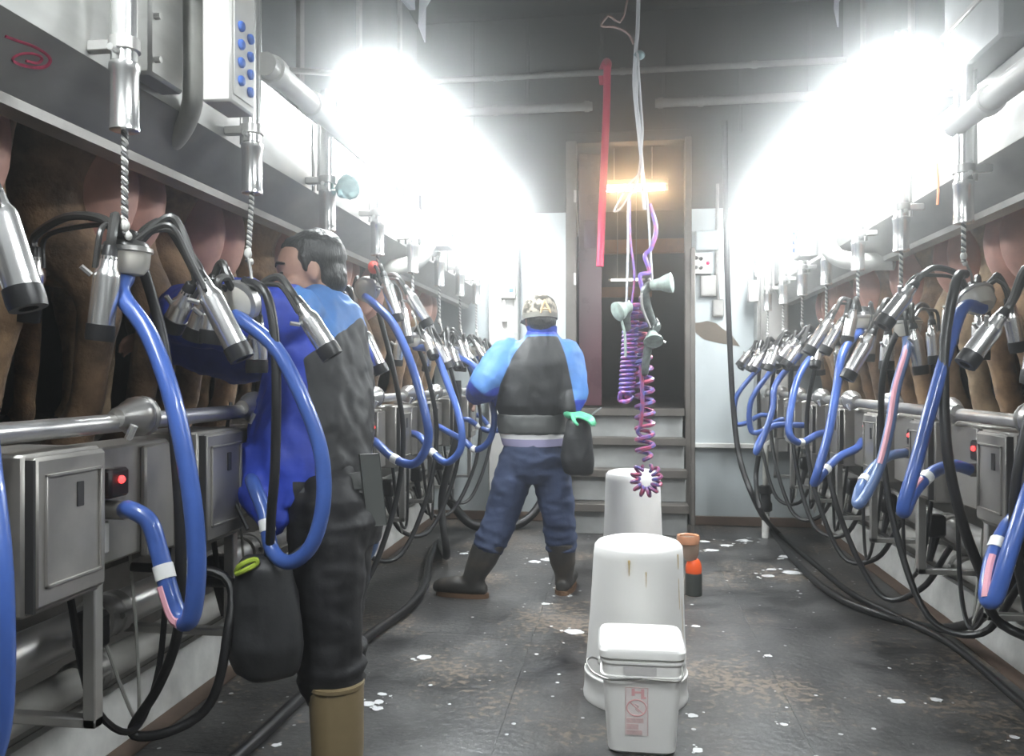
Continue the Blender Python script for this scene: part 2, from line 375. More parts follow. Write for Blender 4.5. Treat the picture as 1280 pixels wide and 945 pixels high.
def prof_wall(pts, y0, y1):
    mb = MB(); n = len(pts)
    vs = [(x, y0, z) for x, z in pts] + [(x, y1, z) for x, z in pts]
    mb.add(vs, [tuple(range(n - 1, -1, -1)), tuple(range(n, 2 * n))] + [(i, (i + 1) % n, n + (i + 1) % n, n + i) for i in range(n)])
    return mb
for side, s in (('left', -1), ('right', 1)):
    e = 1.62 if s < 0 else 1.60
    # pit side: sloping white curb, grey panel above it, then the edge of the cow deck
    w = struct('wall_' + side, prof_wall([(s * (e + .05), .22), (s * (e + .05), .898), (s * (e + .5), .898), (s * (e + .5), -.05), (s * e, -.05), (s * e, .0)], -1.6, YW), CONC)
    child('white_curb', prof_wall([(s * e, -.004), (s * (e - .004), .012), (s * (e + .03), .20), (s * (e + .05), .21), (s * (e + .055), -.004)], -1.6, YW - .05), CURB, w)
    child('grey_lower_panel', prof_wall([(s * (e + .045), .215), (s * (e + .045), .60), (s * (e + .06), .60), (s * (e + .06), .215)], -1.6, YW - .05), STEEL_DULL, w)
    struct('trim_1' if s < 0 else 'trim_2', prof_wall([(s * (e - .05), 0), (s * (e - .05), .006), (s * (e - .003), .03), (s * (e - .003), 0)], -1.6, YW - .02), BROWN)
    struct('floor_deck_' + side, MB().box((s * 1.40, -1.6, .90), (s * 4.2, YW - .03, .965)), CONC)
    struct('wall_outer_' + side, MB().box((s * 4.2, -1.6, -.05), (s * 4.3, YW + .1, 4.4)), WALLD)
    # sheeted upper wall above the stainless channel
    u = struct('wall_upper_' + side, MB().box((s * 1.78, -1.6, 2.42), (s * 1.84, YW, 4.3)), mat('upper_sheeting', (.13, .14, .145), .5, var=.35, scale=2, bump=.2, bscale=5))
    for k in range(7):
        child('sheet_batten', MB().box((s * 1.755, .2 + k * 1.0, 2.42), (s * 1.78, .26 + k * 1.0, 4.3), .003), STEEL_DULL, u)
struct('ceiling', MB().box((-4.3, -1.6, 4.3), (4.3, YW + .1, 4.4)), WALLD)
struct('wall_front', MB().box((-4.3, -1.7, -.05), (4.3, -1.6, 4.4)), mat('wall_front_paint', (.35, .36, .36), .6, var=.3, scale=2))

# far wall: white lower panels left and right of the doorway, dark boarding above
DX0, DX1, DZ0, DZ1 = -.385, .515, .965, 3.20
wb = struct('wall_back', MB().box((-4.3, YW, 2.62), (DX0, YW + .1, 4.4)).box((DX1, YW, 2.62), (4.3, YW + .1, 4.4))
            .box((DX0, YW, DZ1), (DX1, YW + .1, 4.4)), WALLD)
for x in (-1.3, -.82, -.19, .33, .95, 1.5):
    child('wall_seam_strip', MB().box((x, YW - .012, 3.25), (x + .03, YW, 4.3), .003), WALLD, wb)
wl_ = struct('wall_back_left', MB().box((-1.62, YW - .02, -.05), (-.47, YW + .1, 2.62)), WALLW)
wr_ = struct('wall_back_right', MB().box((.56, YW - .02, .66), (1.62, YW + .1, 2.62)).box((.56, YW + .02, -.05), (1.62, YW + .1, .66)), WALLW)
child('ledge', MB().box((.56, YW - .06, .635), (1.62, YW - .0, .675), .006), PANELW, wr_)
for x0, x1 in ((-1.62, -.47), (.56, 1.62)):
    struct('baseboard_back_left' if x0 < 0 else 'baseboard_back_right', MB().box((x0, YW - .045, -.004), (x1, YW - .02, .07), .004), BROWN)
for x in (-1.05,): child('panel_joint', MB().box((x, YW - .03, .07), (x + .03, YW - .02, 2.6), .003), WALLW, wl_)
# stain shaped like a torn patch
pts = [(863, 404), (875, 403), (884, 401), (895, 404), (905, 412), (915, 419), (925, 433), (912, 431), (895, 428), (880, 424), (872, 418), (866, 412)]
poly = [PY(a, b, YW - .021) for a, b in pts]
child('brown_stain', MB().extrude(poly, (0, 0, 0), (0, -.003, 0)), STAINM, wr_)
# passage behind the doorway
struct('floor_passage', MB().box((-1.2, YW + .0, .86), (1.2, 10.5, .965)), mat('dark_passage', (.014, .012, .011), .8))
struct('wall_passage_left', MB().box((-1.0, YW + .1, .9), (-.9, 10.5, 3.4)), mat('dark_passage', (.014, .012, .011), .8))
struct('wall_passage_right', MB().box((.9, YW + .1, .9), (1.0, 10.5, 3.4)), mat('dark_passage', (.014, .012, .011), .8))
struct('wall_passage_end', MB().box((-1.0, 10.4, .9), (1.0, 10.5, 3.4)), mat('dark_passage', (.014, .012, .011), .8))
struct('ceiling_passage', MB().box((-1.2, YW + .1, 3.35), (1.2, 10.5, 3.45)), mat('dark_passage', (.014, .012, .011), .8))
# door frame and open maroon door leaf
df = Thing('door_1', 'steel door frame with an open maroon door leaf above the steps', None, None, 'structure')
a = df.part('door_frame', MB().box((DX0 - .09, YW - .04, .9), (DX0, YW + .06, DZ1 + .02), .006).box((DX1, YW - .04, .05), (DX1 + .055, YW + .06, DZ1 + .02), .006)
            , DOORFR)
df.part('door_header', MB().box((DX0 - .09, YW - .03, DZ1), (DX1 + .05, YW + .08, DZ1 + .09), .006), WALLD)
lx0, lx1 = DX0 + .005, DX0 + .20
leaf = MB().obox(((lx0 + lx1) / 2, YW + .34, 2.06), (.095, .0, 0), (-.02, .30, 0), (0, 0, 1.08), .004)
b_ = df.part('door_leaf', MB().obox(((lx0 + lx1) / 2, YW + .12, 2.06), ((lx1 - lx0) / 2, .03, 0), (-.01, .02, 0), (0, 0, 1.085), .004), MAROON)
df.part('door_window', MB().obox(((lx0 + lx1) / 2, YW + .095, 2.45), (.05, .008, 0), (-.002, .005, 0), (0, 0, .12), .002), mat('door_glass', (.10, .06, .09), .1), b_)
for z in (1.3, 2.0, 2.7): df.part('hinge', MB().tube([(DX0 - .012, YW - .045, z), (DX0 - .012, YW - .045, z + .1)], .012, 8), STEEL)
df.done()
# timber and strip lights seen through the doorway
tb = single('timber_beam', MB().box((-.85, 9.4, 2.66), (.85, 9.5, 2.82), .006), WOODO, 'orange timber beam across the dark passage behind the doorway', 'beam')
tb2 = single('timber_rail', MB().box((-.85, 9.7, 2.18), (.35, 9.78, 2.30), .006), WOODO, 'short lower timber rail deep in the dark passage', 'beam')
def lamp_tube(name, p0, p1, r, col, strength, label, gear=True):
    t = Thing(name, label, 'lamp')
    p0, p1 = V(p0), V(p1)
    m = mat('emitter_' + name + label[:6], col, .5, emit=col, estr=strength)
    t.part('tube', MB().tube([p0, p1], r, 12), m)
    t.part('end_cap', MB().tube([p0 - (p1 - p0).normalized() * .03, p0], r * 1.15, 12), STEEL)
    t.part('end_cap', MB().tube([p1, p1 + (p1 - p0).normalized() * .03], r * 1.15, 12), STEEL)
    for p in (p0.lerp(p1, .2), p0.lerp(p1, .8)): t.part('hanger', MB().tube([p + V((0, 0, r)), V((p.x, p.y, 3.36))], .005, 6), STEEL)
    if gear: t.part('batten', MB().box((min(p0.x, p1.x) - .03, p0.y - .03, p0.z + r + .01), (max(p0.x, p1.x) + .03, p1.y + .03, p0.z + r + .06), .004), STEEL_DULL)
    t.done()
a, b = PY(752, 237, 7.5), PY(831, 238, 7.5)
lamp_tube('strip_lamp', (a.x, 7.5, a.z), (b.x, 7.5, a.z), .022, (1.0, .64, .34), 75, 'warm orange strip lamp glowing at the top of the doorway')
a, b = PY(764, 350, 9.0), PY(803, 350, 9.0)
lamp_tube('strip_lamp', (a.x, 9.0, a.z), (b.x, 9.0, a.z), .012, (1.0, .92, .8), 9, 'small white strip lamp deep inside the passage', False)

# steps up to the doorway
st = Thing('steel_steps', 'grey steel steps leading up to the doorway beside the man in the cap', 'steps')
for i, (z, y) in enumerate(((.955, YW - .10), (.725, YW - .27), (.485, YW - .44), (.235, YW - .60))):
    t = st.part('tread', MB().box((DX0 - .05, y, z - .035), (DX1 - .01, y + .20, z), .006), DOORFR)
    st.part('tread_nosing', MB().box((DX0 - .05, y - .012, z - .055), (DX1 - .01, y, z + .004), .003), DOORFR, t)
    st.part('riser', MB().box((DX0 - .04, y + .05, z - .25 if i < 3 else .0), (DX1 - .02, y + .06, z - .035), .002), mat('grey_white_riser', (.42, .43, .42), .5, var=.35, scale=5))
st.part('stringer', MB().box((DX1 - .005, YW - .66, .10), (DX1 + .03, YW - .60, 2.2), .006), DOORFR)
st.part('stringer', MB().box((DX1 + .0, YW - .60, .10), (DX1 + .03, YW - .05, .15), .006), DOORFR)
st.part('stringer', MB().box((DX0 - .085, YW - .66, .0), (DX0 - .05, YW - .05, .94), .006), DOORFR)
st.part('foot', MB().box((DX1 - .005, YW - .66, 0), (DX1 + .02, YW - .63, .10), .003), DOORFR)
st.done()

# ------------------------------------------------------------------ fluorescent lamps over the pit
def fixture(x, y0, y1, z, label, power=1.0):
    t = Thing('fluorescent_lamp', label, 'lamp', 'fluorescent lamps over the milking pit')
    t.part('housing', MB().add([(x - .11, y0, z), (x - .07, y0, z + .07), (x + .07, y0, z + .07), (x + .11, y0, z),
                                (x - .11, y1, z), (x - .07, y1, z + .07), (x + .07, y1, z + .07), (x + .11, y1, z)],
                               [(0, 1, 2, 3), (7, 6, 5, 4), (0, 4, 5, 1), (1, 5, 6, 2), (2, 6, 7, 3)]), PANELW)
    t.part('diffuser', MB().loft([((x, y, z), (.105, 0, 0), (0, 0, .045)) for y in (y0 - .04, y1 + .04)], 12),
           mat('lamp_diffuser_%d' % int(power * 100), (.9, .95, 1), .5, emit=(.93, .985, 1.0), estr=LAMP_POWER * power))
    for y in (y0 + .02, y1 - .02): t.part('end_clip', MB().box((x - .112, y - .008, z - .047), (x + .112, y + .008, z + .072), .004), WHITEF)
    for y in (y0 + .25, y1 - .25): t.part('bracket_arm', MB().tube([(x, y, z + .06), (x, y, z + .13), (math.copysign(1.765, x), y, z + .22)], .014, 8), STEEL)
    t.done()
fixture(-.98, 3.10, 4.20, 2.39, 'blinding white fluorescent lamp over the middle of the left row')
fixture(-.98, 5.10, 6.35, 2.46, 'blinding white fluorescent lamp near the far end of the left row')
fixture(1.06, 3.22, 4.30, 2.38, 'blinding white fluorescent lamp over the middle of the right row')
fixture(1.06, 5.00, 6.20, 2.42, 'blinding white fluorescent lamp near the far end of the right row')
fixture(-.95, .1, 1.2, 2.62, 'unseen white fluorescent lamp assumed above the photographer on the left side', .75)  # unseen pair, assumed overhead to light the foreground
fixture(1.0, .1, 1.2, 2.62, 'unseen white fluorescent lamp assumed above the photographer on the right side', .75)

# ------------------------------------------------------------------ stainless channel, rail and pipes along both rows
for side, s in (('left', -1), ('right', 1)):
    f = Thing('steel_channel', 'long stainless steel channel running above the cows on the %s side' % side, 'channel')
    prof = [(1.33, 1.835), (1.32, 1.80), (1.29, 1.815), (1.185, 1.945), (1.185, 2.21), (1.20, 2.225), (1.26, 2.225), (1.26, 1.96), (1.335, 1.86)]
    q = f.part('channel_sheet', prof_wall([(s * x, z) for x, z in prof], -1.5, 6.62), FASCIA, sharp=.25)
    f.part('shaded_slope', prof_wall([(s * 1.286, 1.813), (s * 1.182, 1.942), (s * 1.186, 1.945), (s * 1.29, 1.816)], -1.5, 6.62), mat('shaded_slope_steel', (.27, .265, .25), .5, .5, var=.35, scale=5, stretch=(1, .5, 1)))  # shade of the down-facing slope, put into a darker steel colour
    f.part('lower_lip', prof_wall([(s * 1.335, 1.795), (s * 1.282, 1.80), (s * 1.278, 1.822), (s * 1.325, 1.835)], -1.5, 6.62), STEEL_DULL)
    f.part('back_sheet', prof_wall([(s * 1.26, 2.20), (s * 1.78, 2.42), (s * 1.78, 2.45), (s * 1.26, 2.225)], -1.5, 6.62), STEEL_DULL)
    for k in range(6):
        y = .55 + k * 1.2
        f.part('sheet_joint', prof_wall([(s * 1.283, 1.818), (s * 1.18, 1.945), (s * 1.18, 2.205), (s * 1.186, 2.205), (s * 1.186, 1.95), (s * 1.29, 1.825)], y, y + .018), STEEL_DULL, q)
    if s < 0:   # pink scribble on the sloping face of the channel
        def onslope(u, v):
            # intersect the ray with the sloping plane
            d = P(u, v, 1.0) - V((0, 0, CAMZ)); n = V((1, 0, -(1.29 - 1.185) / (1.945 - 1.815))).normalized()
            p0 = V((-1.185, 0, 1.945)); t = (p0 - V((0, 0, CAMZ))).dot(n) / d.dot(n); return V((0, 0, CAMZ)) + d * t + n * .003
        stroke = [(4, 44), (20, 50), (40, 57), (55, 66), (60, 74), (54, 81), (40, 82), (22, 78), (14, 72), (24, 66), (40, 66), (50, 71), (44, 77), (30, 74)]
        f.part('painted_mark', MB().tube([onslope(*p) for p in stroke], .006, 6, smooth=4, flat=.5), SPRAYR, q)
    else:
        f.part('painted_mark', MB().tube([PX(1171, 205, 1.184), PX(1173, 230, 1.184), PX(1172, 256, 1.184)], .009, 6, flat=.4, smooth=3), SPRAYO, q)
    f.done()
    # rump rail with bell shaped clamps
    rx, rz = (-1.14, 1.123) if s < 0 else (1.13, 1.10)
    r = Thing('rump_rail', 'round steel rail running along the top of the %s cabinets' % side, 'rail')
    r.part('pipe', MB().tube([(rx, -1.4, rz), (rx, YW - .1, rz)], .021, 16), STEEL)
    ys = [1.12 + .60 * k for k in range(10)] if s < 0 else [1.75 + .59 * k for k in range(9)]
    for y in ys:
        d = 1 if s < 0 else -1
        q = r.part('bell_clamp', MB().lathe([(.022, -.06), (.026, -.05), (.03, -.03), (.043, 0), (.047, .012), (.047, .022), (.036, .026)], (rx - s * .012, y, rz + .012), (0, 1, 0), 16), STEEL)
        r.part('clamp_ring', MB().lathe([(.044, .03), (.048, .034), (.048, .042), (.040, .046)], (rx - s * .012, y, rz + .012), (0, 1, 0), 16), STEEL_DULL, q)
        r.part('clamp_bolt', MB().tube([(rx - s * .035, y - .05, rz - .035), (rx - s * .05, y - .05, rz - .005)], .009, 8), STEEL_BRIGHT, q)
    r.done()
    # the two big pipes under the cabinets
    for nm, x, z, rad, m, lab in (('milk_pipe', 1.40, .575, .052, STEEL, 'thick stainless milk pipe slung under the %s cabinets'),
                                  ('vacuum_pipe', 1.46, .405, .045, mat('white_pipe', (.62, .61, .57), .4, var=.3, scale=5), 'pale vacuum pipe running below the milk pipe on the %s side')):
        t = Thing(nm, lab % side, 'pipe')
        q = t.part('pipe', MB().tube([(s * x, -1.4, z), (s * x, YW - .1, z)], rad, 20), m)
        for k in range(8):
            y = .35 + k * .83
            t.part('coupling', MB().lathe([(rad + .002, -.05), (rad + .009, -.045), (rad + .009, -.012), (rad + .004, -.008), (rad + .004, .008), (rad + .009, .012), (rad + .009, .045), (rad + .002, .05)], (s * x, y, z), (0, 1, 0), 20), STEEL_DULL, q)
            t.part('coupling_latch', MB().tube([(s * (x - rad - .014), y - .02, z + .01), (s * (x - rad - .014), y + .02, z + .01)], .009, 8), STEEL_DULL, q)
        t.done()

# ------------------------------------------------------------------ per-station equipment
LY = [1.03 + .62 * k for k in range(9)]           # hanging points, left row
RY = [2.19 + .59 * k for k in range(8)]           # hanging points, right row
ROPE_X = 1.10
def who(side, i):
    return '%s in the %s row' % (ORD[i], side)

def cabinet(side, s, y, i):
    x0, x1 = s * 1.105, s * 1.30
    z0, z1 = .775, (1.082 if s < 0 else 1.066)
    y0, y1 = y - .30, y - .075
    if s > 0: y0, y1 = y - .33, y - .115
    t = Thing('control_cabinet', 'grey steel control cabinet under the rail, %s' % who(side, i), 'cabinet', 'control cabinets under the rails')
    t.part('body', MB().box((x0, y0, z0), (x1, y1, z1), .006), CABINET)
    fx = s * 1.088
    d = t.part('door', MB().box((fx, y0 + .012, z0 + .012), (x0, y1 - .004, z1 - .006), .008), CABINET)
    for lo, hi in (((s * 1.082, y0 + .035, z0 + .05), (fx, y0 + .041, z1 - .04)), ((s * 1.082, y1 - .031, z0 + .05), (fx, y1 - .025, z1 - .04)),
                   ((s * 1.082, y0 + .035, z0 + .05), (fx, y1 - .025, z0 + .056)), ((s * 1.082, y0 + .035, z1 - .046), (fx, y1 - .025, z1 - .04))):
        t.part('door_rib', MB().box(lo, hi, .001), CABINET, d)
    ym = y0 + (.60 if s < 0 else .42) * (y1 - y0)
    t.part('latch_slot', MB().box((s * 1.085, ym - .010, z1 - .115), (s * 1.0885, ym + .010, z1 - .065), .001), CABDARK, d)
    t.part('hinge_seam', MB().box((s * 1.0875, y0 + .005, z0 + .01), (x0, y0 + .011, z1 - .01)), CABDARK)
    t.part('bracket', MB().box((s * 1.13, y1 + .015, .465), (s * 1.16, y1 + .045, z0 + .1), .003), STEEL)
    t.part('bracket_arm', MB().box((s * 1.13, y1 + .015, .465), (s * (1.65 if s > 0 else 1.66), y1 + .045, .487), .003), STEEL)
    t.done()

def junction(side, s, y, i):
    t = Thing('flow_sensor_box', 'dark recessed sensor box with a red light, %s' % who(side, i), 'sensor box', 'sensor boxes between the cabinets')
    y0, y1 = (y - .025, y + .285) if s < 0 else (y - .065, y + .235)
    x = 1.165
    t.part('back_panel', MB().box((s * x, y0, .80), (s * 1.30, y1, 1.068), .006), CABINET)
    ym = y0 + .12 if s < 0 else y1 - .28
    t.part('cover_plate', MB().box((s * (x - .018), ym + .06, .79), (s * x, y1 - .005, 1.06), .005), CABINET)
    yh = y0 + .055 if s < 0 else y0 + .06
    h = t.part('housing', MB().box((s * (x - .035), yh - .035, .955), (s * x, yh + .035, 1.02), .006), RUBBER)
    t.part('red_light', MB().lathe([(.009, 0), (.009, .006), (.005, .010)], (s * (x - .034), yh, .995), (-s, 0, 0), 10), LED, h, 'glowing red indicator light')
    t.part('outlet', MB().tube([(s * x, yh, .925), (s * (x - .05), yh, .925)], .022, 12), STEEL_DULL, h)
    t.part('drain_stub', MB().box((s * (x - .012), yh - .05, .83), (s * x, yh - .005, .90), .003), PANELW)
    t.done()
    return V((s * (x - .045), yh, .925))

def detacher(side, s, y, i, ztop, zsl, zbot, hook, rag=False):
    """vertical stainless cylinder with the twisted cord of the milking unit"""
    x = s * ROPE_X
    t = Thing('detacher_cylinder', 'vertical stainless cylinder holding the cord of the %s milking unit in the %s row' % (ORD[i], side), 'cylinder', 'detacher cylinders')
    b = t.part('cylinder', MB().tube([(x, y, zsl - .02), (x, y, ztop)], .0275, 20), STEEL_BRIGHT)
    t.part('sleeve', MB().lathe([(.026, 0), (.0315, .002), (.0315, .012), (.030, .016), (.030, zsl - zbot - .02), (.033, zsl - zbot - .015), (.033, zsl - zbot), (.0285, zsl - zbot + .004)], (x, y, zbot), (0, 0, 1), 20), STEEL_BRIGHT)
    t.part('clamp', MB().box((min(x, s * 1.185) if s > 0 else s * 1.185, y - .012, zsl + .03), (x if s < 0 else s * 1.185, y + .012, zsl + .055), .003)
           .lathe([(.029, 0), (.034, .002), (.034, .028), (.029, .03)], (x, y, zsl + .027), (0, 0, 1), 18), STEEL)
    t.part('bolt', MB().tube([(x - s * .0, y - .027, zsl + .02), (x, y - .052, zsl + .02)], .008, 8), STEEL_BRIGHT)
    t.part('guide_rod', MB().tube([(x + s * .045, y + .03, zsl + .01), (x + s * .045, y + .03, ztop)], .009, 8), STEEL)
    # twisted cord
    a = V((x, y, zbot + .01)); c = V(hook); n = max(10, int((a - c).length / .0035)); L = (a - c).length
    for ph in (0, math.pi):
        pts = []
        for k in range(n + 1):
            w = k / n; ang = ph + 2 * math.pi * L / .022 * w
            pts.append(a.lerp(c, w) + V((math.cos(ang), math.sin(ang), 0)) * .0042)
        t.part('cord_strand', MB().tube(pts, .0044, 5), mat('cord_pale', (.62, .61, .58), .5) if ph else mat('cord_dark', (.12, .12, .12), .6))
    t.part('cord_knot', MB().ell(c + V((0, 0, .02)), (.011, .011, .016), 10, 6).ell(c + V((.006, .004, -.002)), (.009, .009, .010), 8, 6), mat('cord_pale', (.62, .61, .58), .5))
    if rag:
        t.part('red_ball', MB().ell(c + V((-.012, -.02, .10)), (.027, .027, .03), 12, 8), mat('red_rag', (.80, .08, .06), .6), label='red ball tied to the cord')
        t.part('pink_ribbon', MB().tube([c + V((0, -.02, .10)), c + V((.03, -.01, .07)), c + V((.05, 0, .02)), c + V((.055, .0, -.03))], [.016, .02, .014, .02], 8, smooth=3, flat=.35), mat('pink_ribbon', (.72, .30, .30), .6))
    t.done()

def teat_cup(t, a, b, r, q=None):
    """stainless teat cup from its nipple a to its open end b"""
    a, b = V(a), V(b); d = (b - a).normalized(); L = (b - a).length
    c = t.part('teat_cup', MB().lathe([(.35 * r, 0), (.62 * r, .004), (.72 * r, .03 * 1), (.95 * r, .040), (r, .05), (r, L - .035)], a, d, 16), STEEL_BRIGHT)
    t.part('rubber_collar', MB().lathe([(.42 * r, -.02), (.5 * r, -.018), (.66 * r, .012), (.3 * r, .014)], a, d, 12), RUBBER, c)
    t.part('rubber_end', MB().lathe([(.9 * r, L - .037), (1.08 * r, L - .035), (1.10 * r, L - .012), (1.04 * r, L), (.55 * r, L), (.5 * r, L - .015)], a, d, 16), RUBBER, c)
    t.part('side_nipple', MB().tube([a + d * .05 + d.orthogonal() * r * .8, a + d * .035 + d.orthogonal() * r * 1.35], .006, 6), STEEL, c)
    return d

def cluster(side, s, i, hook, cups, bowl, bowl_axis=(0, 0, 1), R=.052, label=None, cupr=.0275, deep=1.0):
    hook, bowl = V(hook), V(bowl); ax = V(bowl_axis).normalized()
    t = Thing('milking_cluster', label or 'milking unit of four steel teat cups hanging on its cord, %s' % who(side, i), 'milking unit', 'hanging milking units')
    t.part('claw_bowl', MB().lathe([(.25 * R, -.85 * R * deep), (.7 * R, -.75 * R * deep), (.93 * R, -.45 * R * deep), (R, .05 * R), (R, .25 * R)], bowl, ax, 20), CLEAR)
    t.part('claw_ring', MB().lathe([(R * .97, (.18 if deep == 1 else -.16) * R), (1.10 * R, (.22 if deep == 1 else -.12) * R), (1.10 * R, .40 * R), (R, .44 * R)], bowl, ax, 20), STEEL)
    top = bowl + ax * R * .9
    t.part('claw_lid', MB().lathe([(.98 * R, .42 * R), (.9 * R, .62 * R), (.55 * R, .82 * R), (.45 * R, 1.15 * R), (.2 * R, 1.25 * R)], bowl, ax, 16), RUBBER_GREY)
    t.part('hanger_wire', MB().tube([hook + V((0, 0, .012)), hook.lerp(top, .5) + V((.012, 0, 0)), top], .0045, 6, smooth=3), STEEL)
    for (a, b) in cups:
        a, b = V(a), V(b); d = teat_cup(t, a, b, cupr)
        out = (a - top); out.z = 0; ol = out.length; out = out.normalized() if ol > 1e-4 else V((0, 1, 0))
        st_ = top + out * R * .5 - ax * R * .2
        rise = max(st_.z, a.z) + .035 + .12 * ol
        m1 = st_ + out * min(.04, ol * .3); m1.z = st_.z + (rise - st_.z) * .75
        m2 = st_.lerp(a, .58); m2.z = rise
        e1 = a - d * .045
        t.part('short_milk_tube', MB().tube([st_, m1, m2, e1, a - d * .005], .0105, 8, smooth=4), RUBBER_GREY)
        sd = out.cross(V((0, 0, 1))) * .017
        t.part('short_air_tube', MB().tube([st_ + sd, m1 + sd - V((0, 0, .01)), m2 + sd * 1.3 - V((0, 0, .022)), e1 + sd * 1.5, a + d * .03 + sd * 1.6], .0065, 7, smooth=4), RUBBER_GREY)
    t.done()
    return bowl - ax * R * .8 * deep - V((0, 0, R * .8 * (1 - deep)))

def auto_cups(s, bowl, seed, spread=1.0):
    g = random.Random(seed); out = []
    for k, ang in enumerate((-58, -12, 35, 150)):
        an = math.radians(ang + g.uniform(-14, 14))
        h = V((-s * math.cos(an), math.sin(an) , 0))
        rr = (.095 + g.uniform(-.01, .03)) * spread
        a = bowl + h * rr + V((0, 0, .005 + g.uniform(-.03, .025)))
        tilt = math.radians(g.uniform(22, 40)) if k < 3 else math.radians(8)
        d = h * math.sin(tilt) + V((0, 0, -math.cos(tilt)))
        out.append((a, a + d * (.155 + g.uniform(-.01, .012))))
    return out

def hose(name, pts, r, m, label, cat, group, fitting=None, stripe=None, sm=6, n=12):
    t = Thing(name, label, cat, group)
    pts = [V(p) for p in pts]
    q = t.part('hose', MB().tube(pts, r, n, smooth=sm), m)
    sp, _ = catmull(pts, [r] * len(pts), sm)
    if fitting is not None:
        k = int(fitting * (len(sp) - 1)); d = (sp[min(k + 1, len(sp) - 1)] - sp[k - 1]).normalized()
        t.part('white_fitting', MB().tube([sp[k] - d * .016, sp[k] + d * .016], r * 1.12, n), WHITEF)
    if stripe is not None:
        a, b = int(stripe[0] * (len(sp) - 1)), int(stripe[1] * (len(sp) - 1))
        off = V(stripe[2]).normalized() * r * .60
        if b - a > 1: t.part('pink_stripe', MB().tube([p + off for p in sp[a:b]], r * .62, 8), PINK, q)
    t.done()

HG = 'blue milk hoses'; BG = 'black pulsation hoses'
def auto_hoses(side, s, i, start, outlet, seed):
    g = random.Random(seed)
    y = start.y; low = .86 + g.uniform(-.05, .04) - (.0)
    ex = s * (.90 + g.uniform(-.04, .03))
    o = outlet
    pts = [start, start + V((-s * .03, .0, -.05)), V((ex + s * .03, y + .02, 1.12)), V((ex - s * .01, y + .03, 1.0)), V((ex + s * .0, (y + o.y) / 2 + .02, low)),
           V((ex + s * .07, o.y + .01, low + .0)), V((s * 1.04, o.y, low + .06)), o + V((-s * .03, 0, .004)), o]
    hose('milk_hose', pts, .0185, BLUE, 'blue milk hose looping down to its cabinet, %s' % who(side, i), 'hose', HG, fitting=.68)
def black_hose(side, s, i, start, pts, r=.0125):
    hose('pulsation_hose', [start] + pts, r, RUBBER, 'black rubber hose hanging below the milking unit, %s' % who(side, i), 'hose', BG, n=9)

# left row --------------------------------------------------------
outs = {}
for i, y in enumerate(LY):
    cabinet('left', -1, y, i) if True else None
    outs['L', i] = junction('left', -1, y, i)
for i, y in enumerate(RY):
    cabinet('right', 1, y, i)
    outs['R', i] = junction('right', 1, y, i)

def Lp(u, v, z): return P(u, v, z)
# (station) hook, bowl, cups given where they hang
hooksL = {}
for i, y in enumerate(LY):
    x = -ROPE_X
    zt = 2.62 if i < 3 else 2.30
    zsl = 1.925 if i else 1.95
    zb = 1.775
    hk = V((x, y, 1.545 if i != 4 else 1.62))
    if i == 2: hk = P(310, 326, 2.22)
    hooksL[i] = hk
    detacher('left', -1, y, i, zt, zsl, zb, hk, rag=(i == 4))
hooksR = {}
for i, y in enumerate(RY):
    hk = V((ROPE_X, y, 1.60 if i == 1 else 1.53))
    hooksR[i] = hk
    detacher('right', 1, y, i, (2.235 if i == 1 else 2.60) if i < 3 else 2.3, 1.86, 1.725, hk)

CL = {}
# L0: mostly outside the left edge, one big cup reaches into view
b0 = V((-1.12, 1.02, 1.43))
CL['L', 0] = cluster('left', -1, 0, hooksL[0], [(P(-12, 235, 1.27), P(36, 386, 1.27)), (P(-80, 300, 1.3), P(-70, 420, 1.3)), (P(-150, 300, 1.4), P(-190, 400, 1.4)), (P(-60, 320, 1.55), P(-60, 420, 1.55))], b0)
# L1
b1 = P(158, 322, 1.83)
CL['L', 1] = cluster('left', -1, 1, hooksL[1], [(P(137, 318, 1.74), P(124, 426, 1.74)), (P(252, 349, 1.86), P(303, 449, 1.86)), (P(236, 362, 2.02), P(214, 412, 2.06)), (P(42, 318, 1.95), P(34, 402, 1.97))], b1)
# L2
b2 = P(296, 379, 2.13)
CL['L', 2] = cluster('left', -1, 2, hooksL[2], [(P(374, 380, 2.10), P(416, 446, 2.10)), (P(322, 402, 2.18), P(321, 466, 2.18)), (P(266, 352, 2.22), P(240, 425, 2.24)), (P(270, 372, 2.05), P(262, 430, 2.05))], b2, (.10, .93, .32), R=.054, deep=.30)
# L3
b3 = P(414, 392, 3.02)
CL['L', 3] = cluster('left', -1, 3, hooksL[3], [(P(450, 408, 2.95), P(478, 467, 2.95)), (P(432, 405, 3.05), P(445, 462, 3.05)), (P(395, 400, 3.05), P(385, 455, 3.05)), (P(405, 400, 3.2), P(405, 455, 3.2))], b3)
# L4 with a clear bowl on show
b4 = P(458, 362, 3.66)
CL['L', 4] = cluster('left', -1, 4, hooksL[4], [(P(480, 345, 3.58), P(498, 402, 3.58)), (P(508, 362, 3.64), P(536, 408, 3.64)), (P(440, 372, 3.7), P(432, 425, 3.7)), (P(500, 375, 3.75), P(510, 430, 3.75))], b4, (.10, .93, .32), R=.054, deep=.30)
for i in range(5, 9):
    b = hooksL[i] + V((.01, 0, -.12)); CL['L', i] = cluster('left', -1, i, hooksL[i], auto_cups(-1, b, 100 + i, 1.15), b)
